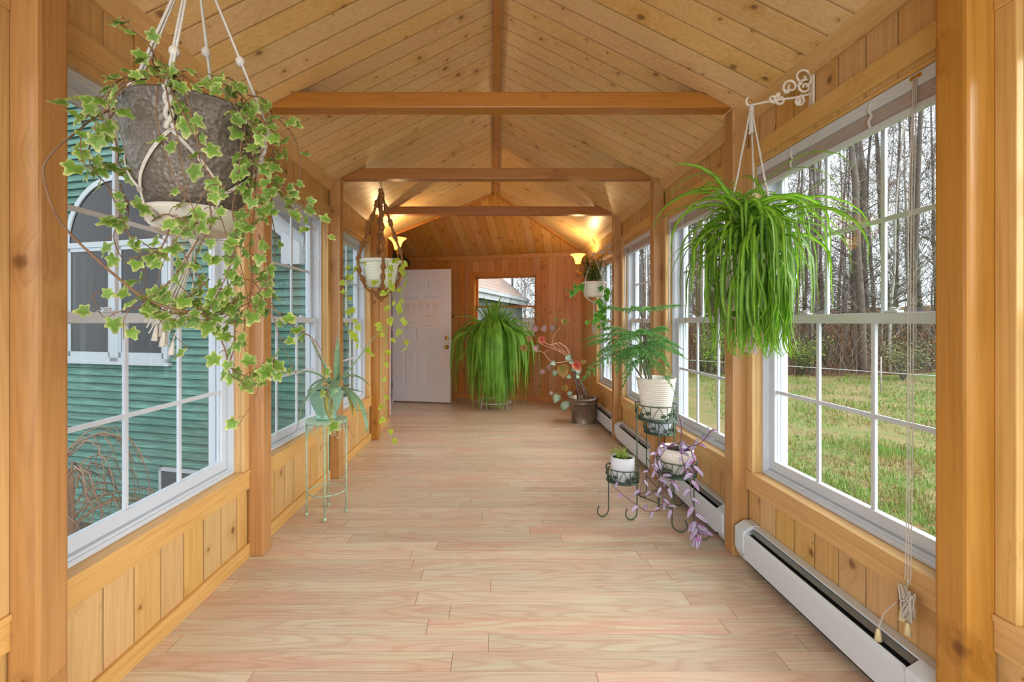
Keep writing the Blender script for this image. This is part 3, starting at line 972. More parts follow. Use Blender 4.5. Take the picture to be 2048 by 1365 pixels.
while ne < 12:
    ang = rng.uniform(.2, 1.0); R = rng.uniform(31, 45)
    x, y = R * math.sin(ang), R * math.cos(ang)
    if y < fe(x) + 1 or not clear(x, y, 1.5): continue
    placed.append((x, y))
    o = eg if ne == 0 else eg.copy()
    if ne: S.collection.objects.link(o)
    o.location = (x, y, lawn_z(x, y)); sc = rng.uniform(.6, 1.3); o.scale = (sc, sc, sc)
    tag(o, 'dark green needled tree standing among bare trees of the wood', 'tree', 'evergreens in the wood'); ne += 1
# tangled undergrowth
m = MB()
for i in range(9000):
    ang = rng.uniform(-.02, 1.02); R = rng.uniform(21.5, 40)
    x, y = R * math.sin(ang), R * math.cos(ang)
    if y < fe(x) or x < 4: continue
    z = lawn_z(x, y); h = rng.uniform(.6, 3.4)
    p = Vector((x, y, z)); d = Vector((rng.uniform(-.6, .6), rng.uniform(-.6, .6), 1)).normalized()
    q = p + d * h * .5; r_ = q + (d + Vector((rng.uniform(-.7, .7), rng.uniform(-.7, .7), 0))).normalized() * h * .5
    m.tube([p, q, r_], [.013, .009, .004], 3, i % 3, cap=False)
    for k in range(3):
        q2 = q.lerp(r_, rng.random()) + Vector((rng.uniform(-.2, .2), 0, rng.uniform(-.2, .2))); s = rng.uniform(.02, .05)
        b = len(m.v); m.v += [tuple(q2), tuple(q2 + Vector((s, 0, s))), tuple(q2 + Vector((s, 0, -s)))]; m.face((b, b+1, b+2), 3)
o = m.build('undergrowth', [M['bark'], plain('red_brown_twigs', '#6b4f3b', 0.9), plain('grey_twigs', '#7d7269', 0.9), plain('rusty_dead_leaves', '#8a5c35', 0.9)])
tag(o, 'tangle of brown twigs and dead leaves between the trees of the wood', 'undergrowth', kind='stuff')

rng = random.Random(77)
m = MB()      # fine bare twigs filling the crowns
for i in range(15000):
    ang = rng.uniform(-.05, 1.0); R = rng.uniform(22, 46)
    x, y = R * math.sin(ang), R * math.cos(ang)
    if y < fe(x) or x < 2: continue
    z = lawn_z(x, y) + 2 + 16 * rng.random() ** 1.1
    p = Vector((x, y, z)); L = rng.uniform(.7, 2.2)
    d = Vector((rng.uniform(-1, 1), rng.uniform(-1, 1), rng.uniform(-.1, 1.3))).normalized()
    q = p + d * L * .5; d2 = (d + Vector((rng.uniform(-.5, .5), rng.uniform(-.5, .5), rng.uniform(-.1, .4)))).normalized()
    m.tube([p, q, q + d2 * L * .5], [.013, .010, .004], 3, i % 2, cap=False)
    for k in range(2):
        d3 = (d2 + Vector((rng.uniform(-1, 1), rng.uniform(-1, 1), rng.uniform(-.4, .8)))).normalized(); s_ = p.lerp(q, rng.random())
        m.tube([s_, s_ + d3 * L * .35], [.007, .003], 3, i % 2, cap=False)
for i in range(1800):
    p = Vector((rng.uniform(.9, 6.5), rng.uniform(19, 30), rng.uniform(-.5, 7))); L = rng.uniform(.5, 1.6)
    d = Vector((rng.uniform(-1, 1), rng.uniform(-1, 1), rng.uniform(-.1, 1.3))).normalized(); q = p + d * L * .5
    m.tube([p, q, q + (d + Vector((rng.uniform(-.5, .5), 0, .2))).normalized() * L * .5], [.013, .010, .004], 3, i % 2, cap=False)
o = m.build('fine_twigs', [M['bark'], plain('grey_fine_twigs', '#766a60', 0.9)])
tag(o, 'haze of fine bare twigs in the crowns of the wood', 'twigs', kind='stuff')

# leafy shrubs at the wood's edge
BUSH = plain('young_shrub_leaves', '#7f9a35', 0.7, var=0.3, scale=4)
def bush(loc, w_, h, n, seed, label, mat=BUSH):
    rg = random.Random(seed); root = thing('leafy_shrub', loc, label, 'shrub', 'shrubs at the edge of the wood')
    loc = Vector(loc); ms, ml = MB(), MB()
    for i in range(16):
        a = rg.uniform(0, 6.28); e = loc + Vector((math.cos(a) * w_ * rg.random(), math.sin(a) * w_ * rg.random(), h * rg.uniform(.5, 1)))
        pts = smooth_path([loc, loc.lerp(e, .5) + Vector((0, 0, h * .12)), e], 3)
        ms.tube(pts, .012, 4)
        for k in range(n // 16):
            c = pts[rg.randint(2, len(pts) - 1)] + Vector((rg.gauss(0, w_*.18), rg.gauss(0, w_*.18), rg.gauss(0, h*.08))); s = rg.uniform(.03, .06)
            R = Matrix.Rotation(rg.uniform(0, 6.28), 3, 'Z') @ Matrix.Rotation(rg.uniform(-1, 1), 3, 'X')
            b = len(ml.v); ml.v += [tuple(R @ Vector(p) * s + c) for p in ((-1, 0, 0), (0, -.45, 0), (1, 0, 0), (0, .45, 0))]; ml.face((b, b+1, b+2, b+3))
    ms.build('stems', M['bark'], root); ml.build('foliage', mat, root)
bush((13.1, 19.3, -1.0), 1.1, 1.7, 1500, 1, 'bright leafy shrub at the wood edge behind the spider plant')
bush((8.9, 18.9, -1.0), .9, 2.2, 1500, 2, 'bright leafy shrub seen through the second right window')
bush((15.6, 17.4, -1.0), 1.3, 1.6, 1500, 3, 'sparse olive shrub beyond the white wire near the blind cords', plain('olive_shrub_leaves', '#79804a', 0.8, var=0.3, scale=4))
bush((10.4, 20.3, -1.0), 1.3, 1.2, 1000, 4, 'low green shrub beside the bright shrub at the wood edge', plain('green_shrub_leaves', '#4f6c30', 0.8, var=0.3, scale=4))
# wire across the lawn with its stakes
wp = [Vector((4.5, 22.5, -.32)), Vector((10.4, 15.7, -.28)), Vector((12.7, 13.2, -.30)), Vector((20, 5, -.3))]
m = MB(); m.tube(smooth_path(wp, 8), .012, 5)
o = m.build('fence_wire', plain('pale_wire', '#b9bcbd', 0.5), origin=wp[1]); tag(o, 'thin pale wire strung across the lawn before the wood', 'wire')
for i, (p, lb) in enumerate(((wp[0], 'thin grey stake holding the far left end of the wire'), (V(1762, 700, 14.2), 'thin grey stake holding the wire, right of the spider plant'), (wp[3], 'thin grey stake holding the near right end of the wire'))):
    m = MB(); gz = lawn_z(p.x, p.y); m.tube([(p.x, p.y, gz - .1), (p.x, p.y, gz + 1.15)], .02, 6)
    o = m.build('fence_stake', M['bark_light'], origin=(p.x, p.y, gz)); tag(o, lb, 'stake', 'stakes of the wire')

# garage beyond the far window
sh = NT('pale_shingles')
pos = sh.n('NewGeometry').outputs['Position']; sp = sh.n('SeparateXYZ'); sh.set(sp.inputs[0], pos)
fr_ = sh.math('FRACT', sh.math('DIVIDE', sp.outputs[2], 0.19))
n_ = sh.noise(pos, 12, 3)
c_ = sh.scale(sh.mix(n_, lin('#a08c82'), lin('#87766d')), 1.0)
c_ = sh.mix(sh.math('MULTIPLY', sh.math('LESS_THAN', fr_, 0.14), 0.6), c_, lin('#4d3f39'))
SHm = sh.done(sh.bsdf(c_, 0.9, 0, 0.2))
gw = thing('garage', (0, 18, -1.0), 'grey shed with pale shingled roof seen through the far wall window', 'garage')
e0, e1 = Vector((-1.9, 11.3, 2.44)), Vector((1.77, 24, 2.44))
ed = (e1 - e0).normalized(); up = Vector((-ed.y, ed.x, 0))
m = MB(); m.prism([e0, e1, e1 + up * 3.4 + Vector((0, 0, 2.7)), e0 + up * 3.4 + Vector((0, 0, 2.7))], (0, 0, .06))
m.build('roof', SHm, gw, fixn=True)
m = MB(); m.prism([e0, e1, e1 + Vector((0, 0, -.33)), e0 + Vector((0, 0, -.33))], up * .04)
m.prism([e0 + Vector((0, 0, .02)), e1 + Vector((0, 0, .02)), e1 + Vector((0, 0, -.12)), e0 + Vector((0, 0, -.12))], up * -.10)
m.build('fascia', M['ext_white'], gw, fixn=True)
m = MB(); m.prism([e0 + up*.3 + Vector((0, 0, .1)), e1 + up*.3 + Vector((0, 0, .1)), e1 + up*.3 + Vector((0, 0, -3.6)), e0 + up*.3 + Vector((0, 0, -3.6))], up * .1)
m.build('wall_body', plain('grey_green_boards', '#56625f', 0.8), gw, fixn=True)
for i, (x, y, j) in enumerate(((2.1, 14.5, 4), (2.8, 19, 6), (1.9, 27, 2), (3.6, 25, 0), (3.0, 16, 3), (1.2, 30, 1), (4.2, 21, 5), (2.6, 23, 2), (1.7, 24, 4))):
    o = protos[j].copy(); S.collection.objects.link(o); o.location = (x, y, -1.1); o.scale = (.8,) * 3
    o.rotation_euler = (0, .06, i)
    tag(o, 'bare tree standing right of the grey shed beyond the far window', 'tree', 'trees beside the shed')

# weeping twiggy shrub and a pale hoop below the left window
WS = plain('weeping_twig_bark', '#7d6350', 0.9, var=0.2)
def weeping(base, h, w_, label, seed, n=26):
    rg = random.Random(seed); root = thing('weeping_shrub', base, label, 'shrub', 'shrubs below the left window')
    base = Vector(base); m = MB(); m.tube(smooth_path([base, base + Vector((.05, 0, h * .5)), base + Vector((0, .05, h * .85))], 4), [.03] * 8 + [.02], 7)
    m.build('trunk', WS, root)
    m = MB()
    for i in range(n):
        a = rg.uniform(0, 6.28); z = h * rg.uniform(.5, .95)
        p = base + Vector((0, 0, z)); L = w_ * rg.uniform(.5, 1.1)
        d = Vector((math.cos(a), math.sin(a), 0))
        pts = smooth_path([p, p + d * L * .4 + Vector((0, 0, .16)), p + d * L * .8 + Vector((0, 0, .0)), p + d * L * 1.0 + Vector((0, 0, -.3 - rg.random() * .3))], 4)
        pts = wiggle(pts, .015, rg)
        m.tube(pts, [.008 * (1 - .6 * k / len(pts)) for k in range(len(pts))], 4)
        for k in range(7):
            q = pts[rg.randint(3, len(pts) - 1)]; e = q + Vector((rg.uniform(-.2, .2), rg.uniform(-.2, .2), -rg.uniform(.1, .4)))
            m.tube([q, q.lerp(e, .5) + Vector((rg.uniform(-.04, .04), 0, .03)), e], [.004, .003, .002], 3, cap=False)
    m.build('branches', WS, root)
weeping((-3.75, 3.95, -1.42), 1.62, .95, 'weeping leafless shrub against the green house', 4, 40)
weeping((-3.3, 3.3, -1.42), .55, .5, 'low twiggy leafless shrub under the nearest left window', 5, 16)
m = MB()
c = Vector((-4.05, 3.7, -1.42))
m.tube([c + Vector((.55 * math.cos(a) + .0, .1 * math.sin(a), 1.15 * math.sin(a))) for a in [math.pi * i / 20 for i in range(21)]], .025, 8)
o = m.build('garden_hoop', plain('pale_hose', '#a7b3ad', 0.5), origin=c); tag(o, 'pale curved garden hoop beside the weeping shrub outside', 'garden hoop')
# ------------------------------------------------------------------ fixtures
def xf(mb, b0, Mx):
    mb.v[b0:] = [tuple(Mx @ Vector(q)) for q in mb.v[b0:]]
# baseboard heaters along the right wall
def heater(ya, yb, label):
    root = thing('baseboard_heater', (1.30, (ya + yb) / 2, 0), label, 'heater', 'baseboard heaters along the right wall')
    def prof_box(name, prof, y0, y1, mat):
        m = MB(); m.prism([(x, y0, z) for x, z in prof], (0, y1 - y0, 0))
        return m.build(name, mat, root, fixn=True)
    e = .085
    prof_box('back_panel', [(1.338, .02), (1.338, .205), (1.300, .205), (1.300, .198), (1.332, .198), (1.332, .02)], ya + e, yb - e, M['heater'])
    prof_box('front_panel', [(1.252, .045), (1.252, .158), (1.262, .176), (1.268, .174), (1.258, .156), (1.258, .045)], ya + e, yb - e, M['heater'])
    prof_box('damper', [(1.279, .183), (1.296, .196), (1.299, .193), (1.282, .180)], ya + e + .01, yb - e - .01, M['heater_fin'])
    m = MB(); m.box((1.262, ya + e, .03), (1.33, yb - e, .165))
    m.build('heating_element', M['heater_dark'], root, fixn=True)
    for (c0, c1) in ((ya, ya + e), (yb - e, yb)):
        m = MB()
        m.prism([(x, c0, z) for x, z in ((1.338, .02), (1.338, .208), (1.297, .208), (1.249, .178), (1.249, .075), (1.258, .05), (1.275, .02))], (0, c1 - c0, 0))
        o = m.build('end_cap', M['heater'], root, fixn=True)
        bv = o.modifiers.new('edge', 'BEVEL'); bv.width = .004; bv.segments = 2
heater(1.325, 2.405, 'white baseboard heater in the foreground under the nearest right window')
heater(2.53, 3.605, 'white baseboard heater behind the green plant stand')
heater(3.73, 4.805, 'white baseboard heater between the plant stand and the bronze pot')
heater(4.93, 6.4, 'white baseboard heater, farthest one, partly behind the bronze pot')

# raised blinds in the right windows
def blind(k, label, wand=False, cords=False):
    a, b = win_y(k); a += .016; b -= .016
    root = thing('window_blind', (1.36, (a + b) / 2, 2.06), label, 'blind', 'raised blinds in the right windows')
    m = MB(); m.bbox((1.346, a, 2.014), (1.373, b, 2.0605), .004); m.build('headrail', M['vinyl'], root, fixn=True)
    m = MB()
    z = 2.012; i = 0
    while z > 1.962:
        m.box((1.350 + .0008 * (i % 3), a + .004, z - .0032), (1.373, b - .004, z)); z -= .0042; i += 1
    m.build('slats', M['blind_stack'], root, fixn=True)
    m = MB(); m.bbox((1.347, a + .002, 1.940), (1.374, b - .002, 1.960), .004); m.build('bottom_rail', M['vinyl'], root, fixn=True)
    for f in (.2, .8) if k == 3 or k == 4 else (.28, .72):
        y = a + (b - a) * f
        m = MB(); m.tube(smooth_path([(1.347, y, 2.05), (1.344, y + .005, 2.02), (1.347, y - .004, 2.0), (1.343, y + .004, 1.98), (1.347, y, 1.955)], 4), .005, 6)
        m.build('ladder_cord', M['cotton'], root)
    if wand:
        m = MB(); y = b - .035
        m.tube([(1.345, y, 2.02), (1.345, y - .0, 1.98), (1.325, y - .03, 1.22)], .0045, 8)
        m.build('tilt_wand', M['vinyl'], root)
    if cords:
        y = 1.475; rg = random.Random(8)
        m = MB(); m.bbox((1.343, y - .02, 2.040), (1.347, y + .02, 2.053), .002); m.build('cord_lock', M['brass'], root, fixn=True)
        for i, dy in enumerate((-.010, 0, .009)):
            pts = [(1.343, y + dy*.6, 2.045), (1.33, y + dy, 1.6), (1.318, y + dy - .01, 1.0), (1.303, y + dy - .02, .5), (1.300, y + dy - .02, .42)]
            m = MB(); m.tube(smooth_path(pts, 6), .0016, 5); m.build('pull_cord', M['cotton'], root)
        c = Vector((1.300, y - .025, .40))
        # knotted bunch of spare cord
        pts = [c + Vector((0, 0, .03))]
        for i in range(46):
            a_ = i * 1.9 + rg.random()
            pts.append(c + Vector((rg.uniform(-.012, .006), math.cos(a_) * .03 * rg.uniform(.5, 1.1), -.05 + math.sin(a_ * 1.3) * .055)))
        m = MB(); m.tube(smooth_path(pts, 5), .0019, 5); m.build('cord_bunch', M['cotton'], root)
        for yy, zz in ((y - .002, .285), (y - .022, .25), (y + .055, .18)):
            m = MB(); x = 1.300 if zz > .2 else 1.270
            if zz < .2:
                m.tube(smooth_path([(1.3, y + .02, .33), (1.29, yy, .27), (x, yy, zz + .035)], 5), .0017, 5); m.build('pull_cord', M['cotton'], root); m = MB()
            else:
                m.tube([(1.3, y - .02, .30), (x, yy, zz + .035)], .0017, 5); m.build('pull_cord', M['cotton'], root); m = MB()
            m.lathe([(.0045, .04), (.006, .034), (.0115, 0), (.001, -.001)], (x, yy, zz), 12)
            m.build('cord_tassel', plain('cream_plastic', '#d8c99b', 0.5), root)
blind(1, 'raised pleated blind with knotted pull cords in the nearest right window', cords=True)
blind(2, 'raised white blind with a wand, behind the spider plant', wand=True)
blind(3, 'raised white blind with a wand, beyond the pine plant', wand=True)
blind(4, 'raised white blind in the farthest right window')
blind(0, 'raised white blind in the window beside the camera, right')

# wall sconces
SH = NT('frosted_lamp_glass')
tcn = SH.n('TexCoord').outputs['Object']
g1 = SH.n('BsdfTranslucent'); g1.inputs[0].default_value = lin('#ffdf9e')
g2 = SH.bsdf(lin('#f3dfb0'), .3)
em = SH.n('Emission'); em.inputs[0].default_value = lin('#ffc76a'); em.inputs[1].default_value = 0.55
mxs = SH.n('MixShader'); SH.set(mxs.inputs[0], .5); SH.set(mxs.inputs[1], g1.outputs[0]); SH.set(mxs.inputs[2], g2)
ads = SH.n('AddShader'); SH.set(ads.inputs[0], mxs.outputs[0]); SH.set(ads.inputs[1], em.outputs[0])
M['shade'] = SH.done(ads.outputs[0])
BU = NT('lit_bulb'); em = BU.n('Emission'); em.inputs[0].default_value = lin('#ffe2a6'); em.inputs[1].default_value = 40
M['bulb'] = BU.done(em.outputs[0])
def sconce(c, wall_pt, label):
    c = Vector(c); wp_ = Vector(wall_pt)
    root = thing('wall_sconce', wp_, label, 'wall lamp', 'bell shaped wall lamps')
    m = MB(); m.lathe([(.030, 0), (.034, .015), (.040, .045), (.052, .085), (.074, .115), (.102, .135), (.104, .137), (.099, .133), (.070, .111), (.048, .083), (.036, .045), (.028, .012)], c, 32)
    m.build('lamp_shade', M['shade'], root)
    m = MB(); m.ball(c + Vector((0, 0, .06)), .022, n=14, m=9, sz=1.3); m.build('bulb', M['bulb'], root)
    m = MB(); m.lathe([(.001, -.045), (.012, -.04), (.018, -.02), (.030, -.005), (.033, .004), (.02, .008)], c, 20); m.build('lamp_holder', M['brass'], root)
    m = MB(); m.tube(smooth_path([wp_, wp_.lerp(c, .4) + Vector((0, 0, -.09)), c + Vector((0, 0, -.10)), c + Vector((0, 0, -.04))], 6), .007, 10); m.build('arm', M['brass'], root)
    m = MB(); d = (c - wp_); d.z = 0; d.normalize()
    m.lathe([(.001, .012), (.03, .010), (.05, .002), (.052, 0)], (0, 0, 0), 24)
    xf(m, 0, Matrix.Translation(wp_) @ Vector((0, 0, 1)).rotation_difference(d).to_matrix().to_4x4())
    m.build('wall_plate', M['brass'], root)
    l = bpy.data.lights.new('sconce_light', 'POINT'); l.energy = 11; l.color = (1, .70, .36); l.shadow_soft_size = .03
    lo = bpy.data.objects.new('sconce_light', l); S.collection.objects.link(lo); lo.parent = root
    lo.location = c + Vector((0, 0, .115)) - wp_
    return root
sconce((-1.115, 5.15, 2.065), (-1.338, 5.15, 1.98), 'lit bell shaped wall lamp on the left, behind the hanging jute planter')
sconce((1.10, 6.08, 2.02), (1.338, 6.08, 1.95), 'lit bell shaped wall lamp on the right, behind the small hanging planter')

# scrolled iron brackets
def bracket(wall, length, label):
    """wall plate centre on the right wall, arm towards -x"""
    root = thing('plant_bracket', wall, label, 'bracket', 'scrolled white iron brackets')
    wx, wy, wz = wall
    m = MB(); m.bbox((wx - .010, wy - .014, wz - .09), (wx, wy + .014, wz + .09), .003); m.build('wall_plate', M['cream_iron'], root, fixn=True)
    m = MB(); Z = wz - .03
    m.tube(smooth_path([(wx - .008, wy, Z + .005), (wx - .08, wy, Z - .012), (wx - .16, wy, Z - .022), (wx - length, wy, Z - .045)], 6), .005, 8)
    m.tube(smooth_path([(wx - length, wy, Z - .045), (wx - length - .012, wy, Z - .04), (wx - length - .014, wy, Z - .02), (wx - length - .006, wy, Z - .012)], 5), .005, 8)
    m.build('arm', M['cream_iron'], root)
    def spiral(cx, cz, r, a0, turns, dirn):
        pts = []
        for i in range(26):
            f = i / 25; a = a0 + dirn * f * turns * 2 * math.pi; q = r * (1 - .82 * f)
            pts.append((cx + q * math.cos(a), wy, cz + q * math.sin(a)))
        return pts
    for j, (dx, dz, r, a0, tr, dr) in enumerate(((-.045, .045, .042, -1.2, 1.3, 1), (-.035, .005, .032, 1.2, 1.4, 1), (-.095, .005, .034, -2.2, 1.3, -1), (-.14, -.05, .026, 1.6, 1.4, 1), (-.17, -.045, .022, 0.6, 1.2, -1), (-.06, -.055, .024, 1.4, 1.4, -1))):
        m = MB(); m.tube(spiral(wx + dx * length / .27, wz + dz, r, a0, tr, dr), [.0055] * 13 + [.0045] * 13, 7)
        m.build('scroll', M['cream_iron'], root)
    m = MB()
    for dx, dz in ((-.055, .02), (-.11, -.015), (-.06, -.06), (-.15, -.03)): m.ball((wx + dx * length / .27, wy, wz + dz), .011, n=8, m=5)
    m.build('rosettes', M['cream_iron'], root)
bracket((1.338, 1.94, 2.25), .27, 'scrolled white iron bracket above the nearest right window')
bracket((1.338, 5.12, 2.09), .25, 'scrolled white iron bracket beside the farthest right window')

# ------------------------------------------------------------------ plant helpers
def leafmat(name, centre, edge, a=.35, b=.8, rough=.45, trans=.35, var=.15, nscale=25):
    t = NT(name)
    uv = t.n('UVMap').outputs[0]
    sp = t.n('SeparateXYZ'); t.set(sp.inputs[0], uv)
    pos = t.n('NewGeometry').outputs['Position']
    nz = t.noise(pos, nscale * 3, 3)
    f = t.step(t.math('ADD', sp.outputs[0], t.math('MULTIPLY', t.math('SUBTRACT', nz, .5), 1.1)), a, b)
    col = t.mix(f, lin(centre), lin(edge))
    col = t.scale(col, t.rng(t.noise(pos, nscale, 2), .3, .7, 1 - var, 1 + var))
    p = t.bsdf(col, rough, 0, .4)
    tl = t.n('BsdfTranslucent'); t.set(tl.inputs[0], col)
    mx = t.n('MixShader'); mx.inputs[0].default_value = trans
    t.set(mx.inputs[1], p); t.set(mx.inputs[2], tl.outputs[0])
    return t.done(mx.outputs[0])
def _ivy():
    out = []
    for k in range(22):
        th = -180 + 360 * (k + .5) / 22; a = abs(th)
        r = .30 + .40 * math.exp(-(a / 24) ** 2) + .26 * math.exp(-((a - 64) / 20) ** 2) + .20 * math.exp(-((a - 128) / 20) ** 2) - .12 * math.exp(-((a - 180) / 18) ** 2)
        out.append((th, r))
    return out
IVY = _ivy()
HEART = [(180, .26), (150, .46), (115, .47), (75, .42), (40, .40), (0, .68), (-40, .40), (-75, .42), (-115, .47), (-150, .46)]
def pleaf(mb, base, ax, nrm, size, shape, rg, cup=.12, jag=.08, mi=0):
    ax = Vector(ax).normalized(); nrm = Vector(nrm); nrm = (nrm - ax * nrm.dot(ax))
    if nrm.length < 1e-4: nrm = ax.orthogonal()
    nrm.normalize(); s = ax.cross(nrm)
    c = base + ax * size * .38
    b = len(mb.v); mb.v.append(tuple(c - nrm * cup * size))
    k = len(shape); k1, k2, ph = rg.uniform(-.5, .35), rg.uniform(-.55, .25), rg.uniform(0, 6.28)
    for ring_ in ((.55, 1.0) if k > 12 else (1.0,)):
        for ang, r in shape:
            a = math.radians(ang); q = r * (1 + rg.uniform(-jag, jag) * .5) * ring_
            x, y = q * math.cos(a), q * math.sin(a)
            zz = k1 * x * x + k2 * y * y + .10 * q * math.sin(2 * a + ph) + rg.uniform(-.05, .05)
            mb.v.append(tuple(c + (ax * x + s * y + nrm * zz) * size))
    for i in range(k):
        j = (i + 1) % k
        if k > 12:
            mb.face((b, b + 1 + i, b + 1 + j), mi, True, [(0, 0), (.5, 0), (.5, 1)])
            mb.face((b + 1 + i, b + 1 + k + i, b + 1 + k + j, b + 1 + j), mi, True, [(.5, 0), (1, 0), (1, 1), (.5, 1)])
        else: mb.face((b, b + 1 + i, b + 1 + j), mi, True, [(0, 0), (1, 0), (1, 1)])
def blade(mb, pts, wd_, mi=0, fold=.35, thick=.0, n=None, twist=None, upv=(0, 0, 1)):
    """long leaf: ribbon along pts; width function of 0..1"""
    pts = [Vector(p) for p in pts]; N = len(pts)
    side = None; b = len(mb.v); rows = 4 if thick else 3
    for i, p in enumerate(pts):
        t = (pts[min(i+1, N-1)] - pts[max(i-1, 0)]).normalized()
        if side is None:
            side = t.cross(Vector(upv))
            if side.length < .2: side = t.orthogonal()
            if twist is not None: side = Matrix.Rotation(twist, 3, t) @ side
        side = (side - t * side.dot(t)).normalized()
        up = side.cross(t)
        w_ = wd_(i / (N - 1))
        mb.v += [tuple(p - side * w_ + up * w_ * fold), tuple(p), tuple(p + side * w_ + up * w_ * fold)]
        if thick: mb.v.append(tuple(p - up * w_ * thick))
    U = [1, 0, 1, .5]
    for i in range(N - 1):
        for k in range(rows if thick else 2):
            k2 = (k + 1) % rows
            f0, f1 = i / (N - 1), (i + 1) / (N - 1)
            mb.face((b + i*rows + k, b + i*rows + k2, b + (i+1)*rows + k2, b + (i+1)*rows + k), mi, True, [(U[k], f0), (U[k2], f0), (U[k2], f1), (U[k], f1)])
def taper(w0, p=1.0, base=.6):
    return lambda f: max(.0004, w0 * (base + (1 - base) * min(1, f * 4)) * (1 - f ** 2.2) ** p)
def vine(ms, ml, pts, shape, size, rg, step=.035, r=.0018, n=5, petiole=.02, start=.0, dens=1.0, hang=.5, mi=0):
    sp_ = smooth_path(pts, n)
    L = sum((sp_[i+1] - sp_[i]).length for i in range(len(sp_) - 1))
    ms.tube(sp_, [r * (1 - .5 * i / len(sp_)) for i in range(len(sp_))], 5)
    acc = 0; nxt = step * rg.random() + start * L; side = 1
    for i in range(len(sp_) - 1):
        seg = (sp_[i+1] - sp_[i]).length
        while acc + seg > nxt:
            f = (nxt - acc) / seg; p = sp_[i].lerp(sp_[i+1], f)
            if rg.random() < dens:
                t = (sp_[i+1] - sp_[i]).normalized()
                d = (Vector((rg.uniform(-1, 1), rg.uniform(-1, .6), rg.uniform(-.5, .6))) + t * .6).normalized()
                q = p + d * petiole * rg.uniform(.6, 1.4) + Vector((0, 0, petiole * .3))
                ms.tube([p, p.lerp(q, .5) + Vector((0, 0, .003)), q], r * .5, 4, cap=False)
                a = (d + Vector((0, 0, -hang))).normalized()
                nn = Vector((rg.uniform(-1.1, 1.1), -1.0, rg.uniform(-.2, 1.3)))
                pleaf(ml, q, a, nn, size * rg.uniform(.7, 1.25), shape, rg, mi=mi)
            nxt += step * rg.uniform(.6, 1.4)
        acc += seg
def pot(name, c, prof, mat, parent, n=40, **kw):
    m = MB(); m.lathe(prof, c, n, **kw)
    return m.build(name, mat, parent)
def disc(name, c, r, mat, parent, bumpy=.006, seed=0, sx=1, sy=1):
    rg = random.Random(seed); m = MB()
    m.lathe([(.0005, .004), (r*.35, .006), (r*.7, .003), (r, 0)], c, 24, sx=sx, sy=sy)
    m.v = [(x, y, z + rg.uniform(-bumpy, bumpy) * .6) for x, y, z in m.v]
    return m.build(name, mat, parent)
# ------------------------------------------------------------------ ivy in the big grey pot, upper left
def hammered():
    t = NT('hammered_grey_metal')
    tc = t.n('TexCoord').outputs['Object']
    v = t.n('TexVoronoi', feature='SMOOTH_F1'); t.set(v.inputs['Vector'], tc); v.inputs['Scale'].default_value = 118
    n = t.noise(tc, 14, 3)
    col = t.mix(n, lin('#635a51'), lin('#6c6359'))
    return t.done(t.bsdf(col, .42, .35, .5, t.bump(v.outputs['Distance'], .7, .005)))
M['hammered'] = hammered()
M['cream_pot'] = plain('cream_glazed_plastic', '#ded9cd', .4, var=.03)
M['ivy'] = leafmat('variegated_ivy_leaf', '#72963a', '#cfce8c', .5, 1.3, trans=.35, var=.3)
M['spider'] = leafmat('spider_plant_leaf', '#8fb83c', '#558a26', .2, .8, rough=.35, trans=.4, var=.25, nscale=9)
M['fern'] = leafmat('boston_fern_leaf', '#84bf45', '#9fd25a', rough=.5, trans=.55, var=.3, nscale=6)
M['pine'] = leafmat('norfolk_pine_needle', '#6c9f58', '#7fb668', rough=.55, trans=.35, var=.25, nscale=8)
M['aloe'] = leafmat('aloe_leaf', '#7ea47a', '#9cbb92', .2, 1.2, rough=.4, trans=.1)
M['aloe_yellow'] = leafmat('yellowing_aloe_leaf', '#a5a656', '#a8833f', .2, 1.2, rough=.5, trans=.15)
M['pothos'] = leafmat('lime_pothos_leaf', '#b4d03a', '#cfdc5a', .4, 1.0, trans=.45)
M['heartleaf'] = leafmat('green_heart_leaf', '#4f9a35', '#7cb846', .4, 1.0, trans=.35)
M['dracaena'] = leafmat('dark_narrow_leaf', '#4c6f2c', '#6c8f3a', .3, 1.0, trans=.25)

